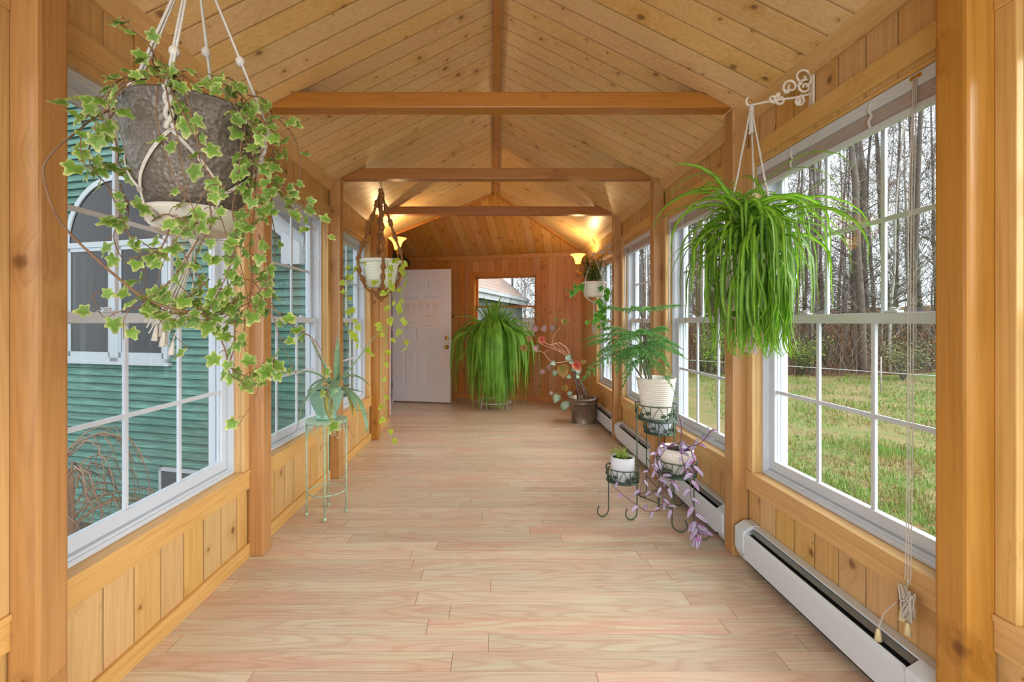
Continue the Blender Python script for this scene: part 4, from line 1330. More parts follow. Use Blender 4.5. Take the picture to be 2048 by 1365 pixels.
rng = random.Random(4)
IC = Vector((-.680, 1.0, 1.482))
root = thing('potted_ivy', IC, 'large trailing variegated ivy in a hammered grey pot, hanging upper left', 'hanging plant')
P0 = [(.072, 0), (.086, .012), (.106, .06), (.121, .12), (.130, .17), (.136, .212), (.139, .216), (.137, .220), (.130, .217), (.123, .17), (.06, .165)]
pot('pot', IC, P0, M['hammered'], root, n=56)
pot('saucer', IC + Vector((0, 0, -.036)), [(.001, 0), (.070, 0), (.078, .004), (.080, .012), (.088, .018), (.090, .028), (.096, .034), (.097, .044), (.092, .046), (.088, .035), (.001, .03)], plain('cream_saucer', '#bfb9ac', .5), root, n=48)
disc('soil', IC + Vector((0, 0, .185)), .124, M['soil'], root)
ms, ml = MB(), MB()
ivy_paths = [
 ([(330,150,.93),(312,128,.9),(300,100,.87),(285,75,.86),(262,48,.85),(238,32,.85)], .018, .9),
 ([(320,140,.93),(300,95,.9),(250,50,.86),(205,25,.84)], .3, 1),
 ([(320,160,.95),(285,148,.9),(240,165,.88),(205,205,.88),(172,240,.88),(160,275,.88),(170,325,.88),(195,350,.88)], .028, 1),
 ([(250,165,.92),(200,200,.93),(165,215,.95),(148,210,.95)], .022, 1),
 ([(300,160,.9),(250,170,.87),(215,215,.86),(200,235,.86),(215,255,.86)], .02, 1),
 ([(225,225,.95),(200,260,.95),(180,300,.95),(190,340,.95),(215,375,.94),(235,410,.94),(250,450,.94),(275,505,.94),(290,560,.94),(270,590,.93)], .026, 1),
 ([(215,215,1.0),(235,300,1.05),(240,330,1.02),(275,362,.98),(310,372,.95)], .024, 1),
 ([(350,165,.86),(372,195,.84),(385,235,.84),(393,270,.84),(398,320,.84),(425,350,.85),(442,372,.85)], .03, .9),
 ([(340,165,.86),(352,200,.83),(385,262,.84),(402,300,.84),(418,345,.84),(450,372,.85)], .11, 1),
 ([(318,165,.85),(315,240,.84),(325,300,.84),(345,350,.84),(375,400,.86),(400,445,.87)], .12, 1),
 ([(333,170,.85),(345,225,.84),(358,270,.84),(366,330,.85),(372,380,.86),(355,420,.87)], .09, 1),
 ([(350,150,.88),(380,140,.87),(410,165,.87),(430,165,.9),(455,160,.93),(480,175,.98)], .02, 1),
 ([(340,140,.9),(360,150,.86),(395,168,.84),(415,180,.84)], .016, 1),
 ([(300,150,.88),(320,148,.85),(345,150,.84),(365,160,.84)], .015, 1),
 ([(440,165,.95),(470,185,.95),(495,205,.96),(515,235,.97),(545,265,.97),(560,290,.97),(545,320,.97)], .017, 1),
 ([(470,180,.98),(500,190,1.0),(528,195,1.02),(545,225,1.02),(575,240,1.02)], .018, 1),
 ([(480,200,.97),(500,240,.93),(520,275,.92),(530,300,.92),(510,330,.92),(505,370,.93),(520,400,.94)], .017, 1),
 ([(490,220,.96),(495,280,.94),(515,330,.94),(535,365,.95),(540,410,.95),(520,440,.95),(500,450,.95)], .018, 1),
 ([(500,250,.97),(512,330,.99),(508,420,1.0),(500,500,1.0),(505,560,1.0),(500,610,1.0),(488,632,1.0)], .027, 1),
 ([(480,280,.92),(478,360,.92),(465,420,.92),(470,480,.92),(455,540,.92),(440,590,.92),(420,620,.92)], .024, 1),
 ([(560,240,1.02),(590,275,1.05),(602,320,1.06),(595,380,1.06),(580,410,1.06),(600,432,1.06)], .03, .7),
 ([(545,285,1.0),(548,340,1.04),(545,420,1.06),(552,480,1.06),(548,590,1.06),(545,620,1.05)], .075, .8),
 ([(545,360,1.0),(565,395,1.03),(590,420,1.04),(610,405,1.04)], .02, 1),
 ([(260,400,.95),(240,440,.95),(225,470,.95),(235,500,.95),(255,530,.95)], .035, 1),
 ([(240,365,.96),(255,420,.95),(250,460,.95),(290,490,.94),(330,505,.93),(350,480,.93),(370,440,.92)], .045, 1),
 ([(300,440,.92),(330,430,.9),(355,440,.88),(385,450,.88),(402,445,.88)], .018, 1),
 ([(420,400,.9),(425,450,.9),(400,500,.9),(395,540,.9),(410,570,.9),(430,590,.9)], .026, 1),
 ([(395,480,.9),(370,520,.89),(345,560,.88),(320,580,.88),(300,590,.88)], .024, 1),
 ([(350,440,.88),(320,500,.88),(290,510,.88),(262,520,.88)], .024, 1),
 ([(500,450,.97),(470,500,.95),(455,550,.95),(460,600,.95)], .022, 1),
 ([(540,550,1.0),(510,600,.97),(470,615,.95),(430,628,.93),(400,628,.92),(350,630,.9),(300,612,.9),(240,625,.9),(210,638,.9),(190,612,.9),(188,590,.9)], .03, 1),
 ([(420,560,.92),(380,590,.9),(350,600,.88),(320,605,.88),(280,600,.87)], .014, 1),
 ([(470,600,.93),(430,610,.9),(400,622,.88),(370,625,.88),(345,640,.88)], .013, 1),
 ([(480,590,.94),(450,630,.92),(420,640,.9),(385,640,.88)], .015, 1),
 ([(430,640,.93),(440,680,.93),(448,705,.93),(460,745,.93),(478,765,.93),(500,775,.93),(520,762,.93)], .03, 1),
 ([(470,640,.94),(468,700,.93),(465,730,.93),(490,750,.92),(520,745,.92),(545,735,.92)], .016, 1),
 ([(500,765,.93),(515,740,.92),(530,730,.92),(548,728,.92)], .013, 1),
 ([(530,600,.97),(570,640,.97),(600,660,.98),(625,680,.98),(648,705,.98)], .045, .9),
 ([(520,470,.98),(540,560,.97),(520,600,.97),(500,640,.96),(480,640,.96)], .024, 1),
 ([(530,300,.98),(560,330,1.02),(570,350,1.03),(560,380,1.0)], .02, 1),
]
for pts, st, dn_ in ivy_paths:
    vine(ms, ml, wiggle([V(*p) for p in pts], .004, rng), IVY, .031, rng, step=st, dens=dn_, petiole=.013, r=.0016)
for i in range(26):          # thin bare side shoots
    pts = rng.choice(ivy_paths)[0]; p = V(*rng.choice(pts)); d = Vector((rng.uniform(-.08, .08), rng.uniform(-.05, .05), rng.uniform(-.14, .02)))
    vine(ms, ml, [p, p + d * .5 + Vector((0, 0, .02)), p + d, p + d * 1.4 + Vector((rng.uniform(-.04, .04), 0, -.03))], IVY, .026, rng, step=.06, petiole=.01, r=.0011)
ms.build('vine_stems', M['stem_brown'], root); ml.build('foliage', M['ivy'], root)
m = MB(); m.tube(smooth_path([V(*p) for p in [(235,215,1.0),(190,235,.93),(152,265,.88),(112,298,.84),(88,332,.83),(90,365,.83),(105,415,.83),(135,462,.83),(195,520,.83),(255,572,.84),(300,602,.86),(360,622,.88),(430,628,.9)]], 6), [.0014 + .0016 * i / 72 for i in range(73)], 6)
m.build('bare_runner', M['stem_brown'], root)

# its white macrame hanger
root = thing('macrame_hanger', (IC.x, IC.y, 2.07), 'white cotton macrame hanger holding the hammered grey ivy pot', 'macrame hanger', 'cord plant hangers')
def surf(a, z, off=.004):
    zz = z - IC.z; r = P0[0][0]
    for (r0, z0), (r1, z1) in zip(P0[:6], P0[1:6]):
        if z0 <= zz <= z1: r = r0 + (r1 - r0) * (zz - z0) / (z1 - z0)
    if zz > .212: r = .137
    if zz < 0: r = .098
    return Vector((IC.x + (r + off) * math.cos(a), IC.y + (r + off) * math.sin(a), z))
ring = Vector((IC.x, IC.y, 2.07))
az = [math.radians(d) for d in (-74, 20, 105, 190)]
def knot(mb, p, r):
    mb.ball(p, r, n=8, m=6, sz=1.2)
for i, a in enumerate(az):
    m = MB()
    top = surf(a, IC.z + .218, .006)
    for k in range(4):
        o = Vector((rng.uniform(-.003, .003), rng.uniform(-.003, .003), 0)) * 1.5
        m.tube([ring + o * .3, ring.lerp(top, .5) + o * 1.2, top + o], .0026, 6)
    knot(m, ring.lerp(top, [.78, .62, .5, .85][i]), .010)
    # twisted sinnet down the pot
    zk = IC.z + .14 if i != 1 else IC.z + .11
    for k in range(2):
        pts = []
        for q in range(41):
            f = q / 40; z = top.z + (zk - top.z) * f; b = surf(a, z, .007)
            tw = f * math.pi * 3 + k * math.pi
            pts.append(b + Vector((math.cos(tw) * -math.sin(a), math.cos(tw) * math.cos(a), 0)) * .0055 + Vector((math.cos(a), math.sin(a), 0)) * math.sin(tw) * .003)
        m.tube(pts, .0045, 6)
    m.build('hanging_cord', M['cotton'], root)
    # net below the knot
    mA = MB()
    for dr in (-1, 1):
        j = (i + dr) % 4
        a2 = az[j]; da = (a2 - a + math.pi) % (2 * math.pi) - math.pi
        mid = a + da / 2
        for o in (-.0022, .0022):
            pts = [surf(a + (mid - a) * f, zk + (IC.z + .035 - zk) * f + o, .0045) for f in [q / 12 for q in range(13)]]
            low = surf(mid + (0.3 * dr if i % 2 else -.3 * dr), IC.z - .035, .004)
            end = Vector((IC.x, IC.y, IC.z - .05))
            pts += [low, low.lerp(end, .5), end]
            mA.tube(pts, .0019, 5)
        knot(mA, surf(mid, IC.z + .035, .005), .006)
    mA.build('net_cord', M['cotton'], root)
m = MB()
tp = Vector((IC.x, IC.y, IC.z - .052)); knot(m, tp, .011)
tend = V(318, 655, .97)
for k in range(22):
    e = tend + Vector((rng.uniform(-.022, .022), rng.uniform(-.02, .02), rng.uniform(-.03, .02)))
    q = tp.lerp(e, .5) + Vector((rng.uniform(-.008, .008), rng.uniform(-.008, .008), 0))
    pp = smooth_path([tp, q + Vector((.006, 0, 0)), e], 5)
    m.tube(pp, .0016, 4)
    if k % 4 == 0: m.tube([e, e + Vector((-.002, 0, -.012)), e + Vector((-.005, 0, -.035))], [.002, .004, .0065], 6)
m.build('tassel', M['cotton'], root)
m = MB(); m.tube([ring + Vector((math.cos(t_) * .018, 0, .018 + math.sin(t_) * .018)) for t_ in [2*math.pi*i/16 for i in range(16)]], .003, 6, closed=True)
m.tube([ring + Vector((0, 0, .036)), Vector((IC.x, IC.y, ceil_z(IC.x) - .004))], .003, 6)
m.build('hanging_ring', M['steel'], root)

# ------------------------------------------------------------------ spider plant, upper right
SC = Vector((1.075, 1.94, 1.30))
root = thing('spider_plant', SC, 'bushy spider plant with long arching green leaves hanging upper right', 'hanging plant')
pot('pot', SC, [(.001, 0), (.075, 0), (.085, .006), (.098, .06), (.108, .16), (.112, .20), (.120, .205), (.120, .228), (.113, .23), (.11, .20), (.06, .195)], M['cream_pot'], root, n=40)
disc('soil', SC + Vector((0, 0, .205)), .106, M['soil'], root)
ml = MB(); rg = random.Random(9)
top = SC + Vector((-.01, 0, .24))
def arch(p0, a, L, up, droop, rg, n=10):
    """leaf path: leaves along azimuth a, rises then bends down"""
    d = Vector((math.cos(a), math.sin(a), 0)); pts = []; p = Vector(p0); el = up
    for i in range(n + 1):
        pts.append(p.copy())
        p = p + (d * math.cos(el) + Vector((0, 0, math.sin(el)))) * L / n
        el = max(-1.53, el - droop * (1 + .5 * i / n))
    return pts
for i in range(175):
    a = rg.uniform(0, 2*math.pi)
    p0 = top + Vector((rg.uniform(-.05, .05), rg.uniform(-.05, .05), rg.uniform(-.02, .20)))
    L = rg.uniform(.26, .62)
    blade(ml, wiggle(arch(p0, a, L, rg.uniform(.1, 1.45), rg.uniform(.12, .46), rg, 12), .003, rg), taper(rg.uniform(.007, .0125), 1.0, .5), twist=rg.uniform(-1, 1))
for px, py, Y in ((1820,462,1.62),(1745,500,1.7),(1735,392,1.75),(1700,330,1.7),(1640,262,1.8),(1790,430,1.55),(1400,350,1.8),(1385,470,1.7),(1380,560,1.7),(1690,470,1.6),(1720,330,1.9)):
    e = V(px, py, Y); q = top.lerp(e, .45) + Vector((0, 0, .10 if py > 400 else .06))
    blade(ml, smooth_path([top + Vector((0, 0, .03)), q, e], 7), taper(.0085, .9, .5))
# long trailing plantlets
for i in range(170):
    a = rg.uniform(0, 2*math.pi) if i % 2 else rg.uniform(-2.6, -.3); r_ = rg.uniform(.07, .16)
    x, y = SC.x - .015 + r_ * math.cos(a), SC.y + r_ * math.sin(a)
    zt = SC.z + rg.uniform(.12, .30); L = rg.uniform(.24, .48)
    pts = [(x - .02 * math.cos(a), y, zt), (x + .02*math.cos(a), y, zt - .04), (x + rg.uniform(-.03, .03), y, zt - L * .6), (x + rg.uniform(-.05, .05), y, max(1.10, zt - L))]
    blade(ml, smooth_path(pts, 4), taper(rg.uniform(.007, .011), .8, .5), twist=rg.uniform(-1.2, 1.2))
ml.build('leaves', M['spider'], root)

def hanger(c, prof_r, z_rim, z_bot, z_top, cordr, tass, mat, label, n=3, knots=0, name='macrame_hanger', rot=0.5, sx=1, sy=1, tn=14):
    root = thing(name, (c[0], c[1], z_top), label, 'macrame hanger', 'cord plant hangers')
    top = Vector((c[0], c[1], z_top)); rg = random.Random(int(z_top * 100))
    for i in range(n):
        a = rot + 2 * math.pi * i / n
        rim = Vector((c[0] + prof_r[0] * math.cos(a) * sx, c[1] + prof_r[0] * math.sin(a) * sy, z_rim))
        low = Vector((c[0] + prof_r[1] * math.cos(a) * sx, c[1] + prof_r[1] * math.sin(a) * sy, z_bot))
        end = Vector((c[0], c[1], z_bot - .055))
        m = MB()
        path = smooth_path([top, top.lerp(rim, .5), rim, low, low.lerp(end, .6) + Vector((0, 0, -.01)), end], 6)
        if knots:
            acc = smooth_path([top, top.lerp(rim, .5), rim, low], 12)
            for q, p in enumerate(acc):
                rr = cordr * (1.15 + .85 * math.sin(q * 1.35 + i))
                m.ball(p, max(cordr * .7, rr), n=7, m=5, sz=1.1)
            m.tube(path, cordr * .9, 6)
        else:
            for k in range(3):
                m.tube(wiggle(path, cordr * .5, rg), cordr, 5)
            for f in (8, 14): m.ball(path[f], cordr * 3, n=7, m=5)
        m.build('hanging_cord', mat, root)
    m = MB(); end = Vector((c[0], c[1], z_bot - .055)); m.ball(end, cordr * 4, n=8, m=5)
    for k in range(tn):
        e = end + Vector((rg.uniform(-.02, .02), rg.uniform(-.02, .02), -tass * rg.uniform(.92, 1)))
        m.tube([end, end.lerp(e, .5) + Vector((0, 0, 0)) - (e - end) * .0 + Vector(((end - e).x * .25, (end - e).y * .25, 0)), e], cordr * .8, 4)
    m.build('tassel', mat, root)
    return root
hanger((SC.x, SC.y), (.122, .09), SC.z + .22, SC.z - .002, 2.175, .0035, .13, M['cotton'], 'white macrame hanger holding the spider plant below its iron bracket', rot=.9)
hm = [o for o in S.objects if o.name.startswith('macrame_hanger')][-1]
m = MB()
for k in range(3):
    m.tube([Vector((SC.x + .007 * math.cos(q * .9 + k * 2.1), SC.y + .007 * math.sin(q * .9 + k * 2.1), 2.178 - q * .0042)) for q in range(30)], .0045, 6)
m.build('braided_top', M['cotton'], hm)

# ------------------------------------------------------------------ pothos in the ribbed planter on a jute hanger
PC = Vector((-.935, 3.67, 1.535))
def ribbed(r0, r1, h, n=9, rim=.018, ribd=.002):
    p = [(.001, 0), (r0 - .004, 0), (r0, .004)]
    for i in range(n):
        f0 = (i + .15) / n * .86; f1 = (i + .85) / n * .86; f2 = (i + 1.0) / n * .86
        p += [(r0 + (r1 - r0) * f0 + ribd, h * f0), (r0 + (r1 - r0) * f1 + ribd, h * f1), (r0 + (r1 - r0) * f2, h * f2 - .001)]
    p += [(r1, h * .87), (r1 + rim, h * .89), (r1 + rim + .002, h), (r1 + rim - .006, h + .001), (r1 - .004, h * .9), (r1 * .4, h * .86)]
    return p
root = thing('potted_pothos', PC, 'lime pothos trailing from a ribbed pale planter hung in brown jute', 'hanging plant')
pot('planter', PC, ribbed(.100, .148, .215, 8), plain('pale_green_white_plastic', '#dde0ce', .45, var=.03), root, n=40)
pot('drip_tray', PC + Vector((0, 0, -.004)), [(.001, 0), (.105, 0), (.118, .058), (.121, .06), (.112, .062), (.1, .01)], plain('pale_green_white_tray', '#d5dac6', .45, var=.03), root, n=40)
disc('soil', PC + Vector((0, 0, .188)), .142, M['soil'], root)
ms, ml = MB(), MB(); rg = random.Random(12)
for pts, st in (
 ([(760,525,3.65),(745,515,3.6),(730,520,3.55),(715,535,3.55)], .05),
 ([(780,525,3.6),(790,518,3.5),(800,530,3.5)], .05),
 ([(722,522,3.6),(708,545,3.5),(703,560,3.5),(710,575,3.5),(730,578,3.5),(738,572,3.5)], .14),
 ([(712,530,3.6),(695,575,3.55),(693,600,3.55),(703,640,3.55),(712,655,3.55),(720,690,3.55),(738,710,3.55)], .06),
 ([(715,535,3.65),(700,560,3.7),(688,610,3.7),(695,650,3.7),(706,680,3.7)], .09),
 ([(775,525,3.5),(778,560,3.48),(776,620,3.46),(775,655,3.46),(770,700,3.45),(763,735,3.45),(762,760,3.45),(768,790,3.45),(772,820,3.45),(776,850,3.45),(782,872,3.45),(787,884,3.45)], .085),
 ([(800,525,3.6),(812,555,3.6),(808,580,3.6),(800,592,3.6),(803,615,3.6),(812,640,3.6),(806,665,3.6),(812,690,3.6),(820,712,3.6)], .055),
 ([(806,530,3.6),(814,560,3.6),(803,590,3.6),(796,610,3.6),(797,640,3.6),(800,665,3.6)], .09),
 ([(785,530,3.5),(783,570,3.5),(787,600,3.5),(790,615,3.5)], .05),
 ([(775,660,3.45),(765,655,3.45),(772,672,3.45),(782,676,3.45)], .035)):
    vine(ms, ml, [V(*p) for p in pts], HEART, .056, rg, step=st * 1.25, petiole=.025, r=.0025)
ms.build('vine_stems', M['stem_green'], root); ml.build('foliage', M['pothos'], root)
hr = hanger((PC.x, PC.y), (.175, .118), PC.z + .2, PC.z - .003, 2.31, .0115, .04, M['jute'], 'knotted brown jute hanger holding the pothos planter from the tie beam', n=4, knots=1, name='jute_hanger', rot=.35)
m = MB(); m.tube([(PC.x, PC.y, 2.382), (PC.x, PC.y, 2.35), (PC.x + .012, PC.y, 2.335), (PC.x, PC.y, 2.32), (PC.x - .012, PC.y, 2.33)], .004, 6); m.build('hook', M['steel'], hr)
m = MB()
for k in range(40): m.ball((PC.x + rg.gauss(0, .028), PC.y + rg.gauss(0, .028), PC.z - .06 + rg.gauss(0, .022)), rg.uniform(.008, .015), n=6, m=4)
m.build('cord_bundle', M['jute'], hr)

# ------------------------------------------------------------------ small planter by the far sconce
QC = Vector((1.10, 5.12, 1.535))
root = thing('hanging_planter', QC, 'spiky dark leaved plant in a ribbed cream planter near the far right lamp', 'hanging plant')
pot('planter', QC, ribbed(.105, .125, .165, 6, rim=.012), M['cream_pot'], root, n=36)
disc('soil', QC + Vector((0, 0, .145)), .12, M['soil'], root)
ms, ml = MB(), MB()
for i in range(26):
    a = rg.uniform(0, 6.28); p = QC + Vector((rg.uniform(-.08, .08), rg.uniform(-.06, .06), .15)); h = rg.uniform(.10, .30)
    e = p + Vector((math.cos(a) * .07, math.sin(a) * .07, h)); ms.tube([p, p.lerp(e, .5) + Vector((0, 0, .02)), e], .003, 5)
    for k in range(26):
        f = rg.uniform(.2, 1); q = p.lerp(e, f); b = rg.uniform(0, 6.28)
        blade(ml, arch(q, b, rg.uniform(.05, .10), rg.uniform(.1, 1.3), .3, rg, 4), taper(.0045, 1, .5))
ms.build('stems', M['stem_brown'], root); ml.build('leaves', M['dracaena'], root)
ms, ml = MB(), MB()
for pts, st in (
 ([(1200,565,5.05),(1207,575,5.0),(1208,590,5.0),(1206,610,5.0),(1203,625,5.0)], .04),
 ([(1205,600,5.0),(1198,625,5.0),(1206,640,5.0),(1200,650,5.0)], .035),
 ([(1203,625,5.0),(1196,636,5.0),(1182,640,4.95),(1176,642,4.95)], .035),
 ([(1158,566,5.05),(1150,580,5.0),(1145,583,5.0),(1140,582,5.0)], .035)):
    vine(ms, ml, [V(*p) for p in pts], HEART, .075, rg, step=st, petiole=.02, r=.0025)
ms.build('vine_stems', M['stem_green'], root); ml.build('vine_leaves', M['heartleaf'], root)
hanger((QC.x, QC.y), (.138, .11), QC.z + .16, QC.z - .003, 2.04, .0045, .36, M['cotton'], 'white macrame hanger holding the small far planter on its bracket', n=4, rot=.6, tn=18)
# ------------------------------------------------------------------ Boston fern on its wire stand
FCn = Vector((-.02, 6.62, 0)); rg = random.Random(31)
st = thing('plant_stand', FCn, 'low white wire stand hidden under the huge fern', 'plant stand')
for i in range(4):
    a = math.pi/4 + i * math.pi/2; d = Vector((math.cos(a), math.sin(a), 0))
    m = MB(); m.tube([FCn + d * .13 + Vector((0, 0, .78)), FCn + d * .27 + Vector((0, 0, .006))], .007, 8); m.build('leg', M['vinyl'], st)
m = MB()
for z, r_ in ((.78, .135), (.1, .25)):
    m.tube([FCn + Vector((r_*math.cos(2*math.pi*k/28), r_*math.sin(2*math.pi*k/28), z)) for k in range(28)], .006, 6, closed=True)
for k in range(-3, 4): m.tube([FCn + Vector((-.13, k*.035, .785)), FCn + Vector((.13, k*.035, .785))], .003, 5)
m.build('ring_shelf', M['vinyl'], st)
root = thing('potted_fern', FCn + Vector((0, 0, .79)), 'huge Boston fern with long drooping fronds in front of the far window', 'potted plant')
pc = FCn + Vector((0, 0, .792))
pot('pot', pc, [(.001, 0), (.10, 0), (.135, .22), (.145, .225), (.145, .245), (.135, .25), (.125, .21), (.02, .205)], plain('terracotta', '#8b5a3c', .8), root)
disc('soil', pc + Vector((0, 0, .215)), .125, M['soil'], root)
ml, ms = MB(), MB()
crown = pc + Vector((0, 0, .27))
def frond(pts, rg, wmax=.045, step=.0125):
    pts = smooth_path(pts, 5)
    L = sum((pts[i+1] - pts[i]).length for i in range(len(pts) - 1))
    ms.tube(pts, .0018, 3, cap=False)
    side = None; acc = 0; nxt = .02
    for i in range(len(pts) - 1):
        t = pts[i+1] - pts[i]; sl = t.length
        if sl < 1e-6: continue
        t.normalize()
        if side is None:
            side = t.cross(Vector((0, 0, 1)))
            if side.length < .1: side = Vector((1, 0, 0))
            side = Matrix.Rotation(rg.uniform(-.7, .7), 3, t) @ side
        side = (side - t * side.dot(t)).normalized(); up = side.cross(t)
        while acc + sl > nxt:
            f = nxt / L; p = pts[i] + t * (nxt - acc)
            w_ = wmax * min(1, f * 6 + .25) * (1 - f ** 3) + .004
            for s in (-1, 1):
                d = (side * s + t * .35 - up * .15 + Vector((rg.uniform(-.12, .12),) * 3)).normalized()
                b = len(ml.v)
                ml.v += [tuple(p - t * step * .38), tuple(p + d * w_ * .5 - t * step * .45), tuple(p + d * w_), tuple(p + d * w_ * .5 + t * step * .42), tuple(p + t * step * .38)]
                ml.face((b, b+1, b+2, b+3, b+4), 0, False, [(0, 0), (.3, 0), (1, 0), (.3, 1), (0, 1)])
            nxt += step
        acc += sl
for i in range(300):
    a = rg.uniform(0, 6.28)
    if i < 62:     # upright young fronds
        h = rg.uniform(.22, .52); o = rg.uniform(.05, .36)
        e = crown + Vector((math.cos(a) * o, math.sin(a) * o * .6, h))
        frond([crown + Vector((math.cos(a)*.03, math.sin(a)*.03, -.04)), crown.lerp(e, .5) + Vector((math.cos(a)*.0, 0, .03)), e, e + Vector((math.cos(a)*.05, math.sin(a)*.03, .02))], rg, .036)
    else:
        R = rg.uniform(.12, .66) if i % 3 else rg.uniform(.10, .36)
        if i % 3 == 0: a = rg.uniform(-2.9, -.2)
        hi = rg.uniform(.02, .26); drop = rg.uniform(.32, 1.06) if i % 3 else rg.uniform(.75, 1.08)
        d = Vector((math.cos(a), math.sin(a) * .8, 0))
        zt = max(.02, crown.z - drop)
        p1 = crown + d * R * .45 + Vector((0, 0, hi)); p2 = crown + d * R * .92 + Vector((0, 0, hi * .2))
        p3 = Vector((crown.x + d.x * R * 1.05, crown.y + d.y * R * 1.05, (p2.z + zt) / 2)); p4 = Vector((crown.x + d.x * R * 1.05 + rg.uniform(-.04, .04), crown.y + d.y * R * 1.02, zt))
        frond([crown + Vector((0, 0, -.03)), p1, p2, p3, p4], rg, rg.uniform(.034, .046))
for px, py, Y in ((905,640,6.3),(900,690,6.3),(910,735,6.3),(1078,640,6.3),(1070,672,6.2),(930,655,6.3),(1062,655,6.4)):
    e = V(px, py, Y); frond([crown, crown.lerp(e, .5) + Vector((0, 0, .14)), e.lerp(crown, .12) + Vector((0, 0, .07)), e], rg, .04)
ms.build('rachis', M['stem_green'], root); ml.build('fronds', M['fern'], root)

# ------------------------------------------------------------------ begonia-like plant in the bronze pot
BC = Vector((1.09, 5.66, 0))
BZ = NT('antique_bronze_glaze'); tcb = BZ.n('TexCoord').outputs['Object']
n1 = BZ.noise(tcb, 5, 4, .6)
M['bronze'] = BZ.done(BZ.bsdf(BZ.mix(BZ.step(n1, .35, .7), lin('#6e6157'), lin('#a08a72')), BZ.rng(n1, .3, .7, .28, .42), .55, .5, BZ.bump(BZ.noise(tcb, 60, 3), .15, .003)))
root = thing('potted_begonia', BC, 'straggly leaning plant with few red and pale leaves in a bronze pot', 'potted plant')
pot('pot', BC, [(.001, .004), (.135, .004), (.142, 0), (.146, .012), (.140, .022), (.150, .10), (.163, .22), (.168, .235), (.176, .24), (.176, .262), (.172, .27), (.186, .292), (.192, .305), (.186, .318), (.172, .315), (.160, .26), (.02, .255)], M['bronze'], root, n=56)
disc('soil', BC + Vector((0, 0, .268)), .158, M['soil'], root)
pot('saucer', BC, [(.001, 0), (.155, 0), (.175, .012), (.172, .013), (.15, .003)], M['cream_pot'], root)
cane = plain('dark_cane', '#4a3129', .6, var=.3, scale=40); pinkst = plain('pink_cane', '#b98a70', .6, var=.2, scale=30)
ms, mp, ml = MB(), MB(), MB()
for pts in ([(1162,798,5.6),(1156,770,5.6),(1150,745,5.6)], [(1168,798,5.6),(1163,775,5.6),(1150,745,5.6),(1140,725,5.6)], [(1172,798,5.65),(1160,765,5.65),(1146,735,5.6)], [(1158,798,5.55),(1152,770,5.55),(1147,745,5.6)], [(1178,798,5.6),(1168,775,5.6),(1158,760,5.6)], [(1155,798,5.7),(1153,770,5.6),(1150,735,5.6)]):
    ms.tube(smooth_path([V(*p) for p in pts], 5), .008, 7)
for pts in ([(1176,797,5.6),(1160,765,5.6),(1147,745,5.6)], [(1150,745,5.6),(1140,720,5.6),(1118,703,5.55),(1085,690,5.5),(1075,682,5.5)], [(1146,735,5.6),(1136,700,5.6),(1125,690,5.6),(1117,686,5.6),(1098,690,5.5),(1080,678,5.5)], [(1150,742,5.6),(1138,715,5.6),(1115,690,5.6),(1105,687,5.6),(1107,672,5.6),(1120,656,5.6)], [(1140,722,5.6),(1115,726,5.5),(1100,722,5.5),(1087,706,5.5),(1072,702,5.5)], [(1098,690,5.5),(1120,700,5.5),(1128,706,5.5)], [(1117,686,5.6),(1130,695,5.6),(1138,708,5.6)], [(1087,706,5.5),(1095,702,5.5),(1098,700,5.5)]):
    mp.tube(smooth_path([V(*p) for p in pts], 5), .0045, 6)
OV = [(180, .30), (150, .34), (120, .40), (80, .40), (40, .42), (0, .62), (-40, .42), (-80, .40), (-120, .40), (-150, .34)]
lmats = [leafmat('begonia_red_leaf', '#a8402a', '#c8684a', trans=.35), leafmat('begonia_silver_leaf', '#a9bba8', '#6f8a68', .5, 1.0, trans=.2), leafmat('begonia_olive_leaf', '#7c7437', '#a07a3c', trans=.3), leafmat('begonia_pink_leaf', '#b58c90', '#8f7b6a', trans=.3)]
for px, py, Y, s, mi, ang in ((1082,672,5.4,.11,0,-80), (1073,665,5.45,.11,3,110), (1084,664,5.45,.10,3,60), (1056,693,5.4,.11,2,200), (1065,680,5.45,.09,2,160), (1106,650,5.5,.09,3,-100), (1122,646,5.55,.12,2,20), (1116,643,5.55,.08,2,140),
    (1132,710,5.45,.11,1,-50), (1126,726,5.4,.19,2,-88), (1147,722,5.5,.15,0,-60), (1155,732,5.5,.11,1,-80), (1161,726,5.5,.08,2,20), (1138,722,5.45,.07,1,-30), (1112,726,5.4,.08,1,190), (1096,730,5.45,.08,3,-70), (1091,742,5.45,.08,3,200), (1112,740,5.45,.09,1,-110),
    (1118,788,5.4,.13,1,-115), (1131,800,5.35,.15,1,-95), (1127,782,5.45,.10,2,70), (1134,790,5.45,.08,1,30), (1107,787,5.45,.06,3,170), (1148,745,5.5,.08,1,100), (1143,752,5.5,.07,1,200), (1152,752,5.5,.06,1,-20), (1070,690,5.45,.10,3,-80)):
    a = math.radians(ang)
    pleaf(ml, V(px, py, Y), Vector((math.cos(a), rg.uniform(-.4, .2), math.sin(a))), Vector((rg.uniform(-.3, .3), -1, rg.uniform(-.2, .5))), s, OV, rg, mi=mi)
ms.build('canes', cane, root); mp.build('stems', pinkst, root)
for f in []: pass
ml.build('leaves', lmats, root)

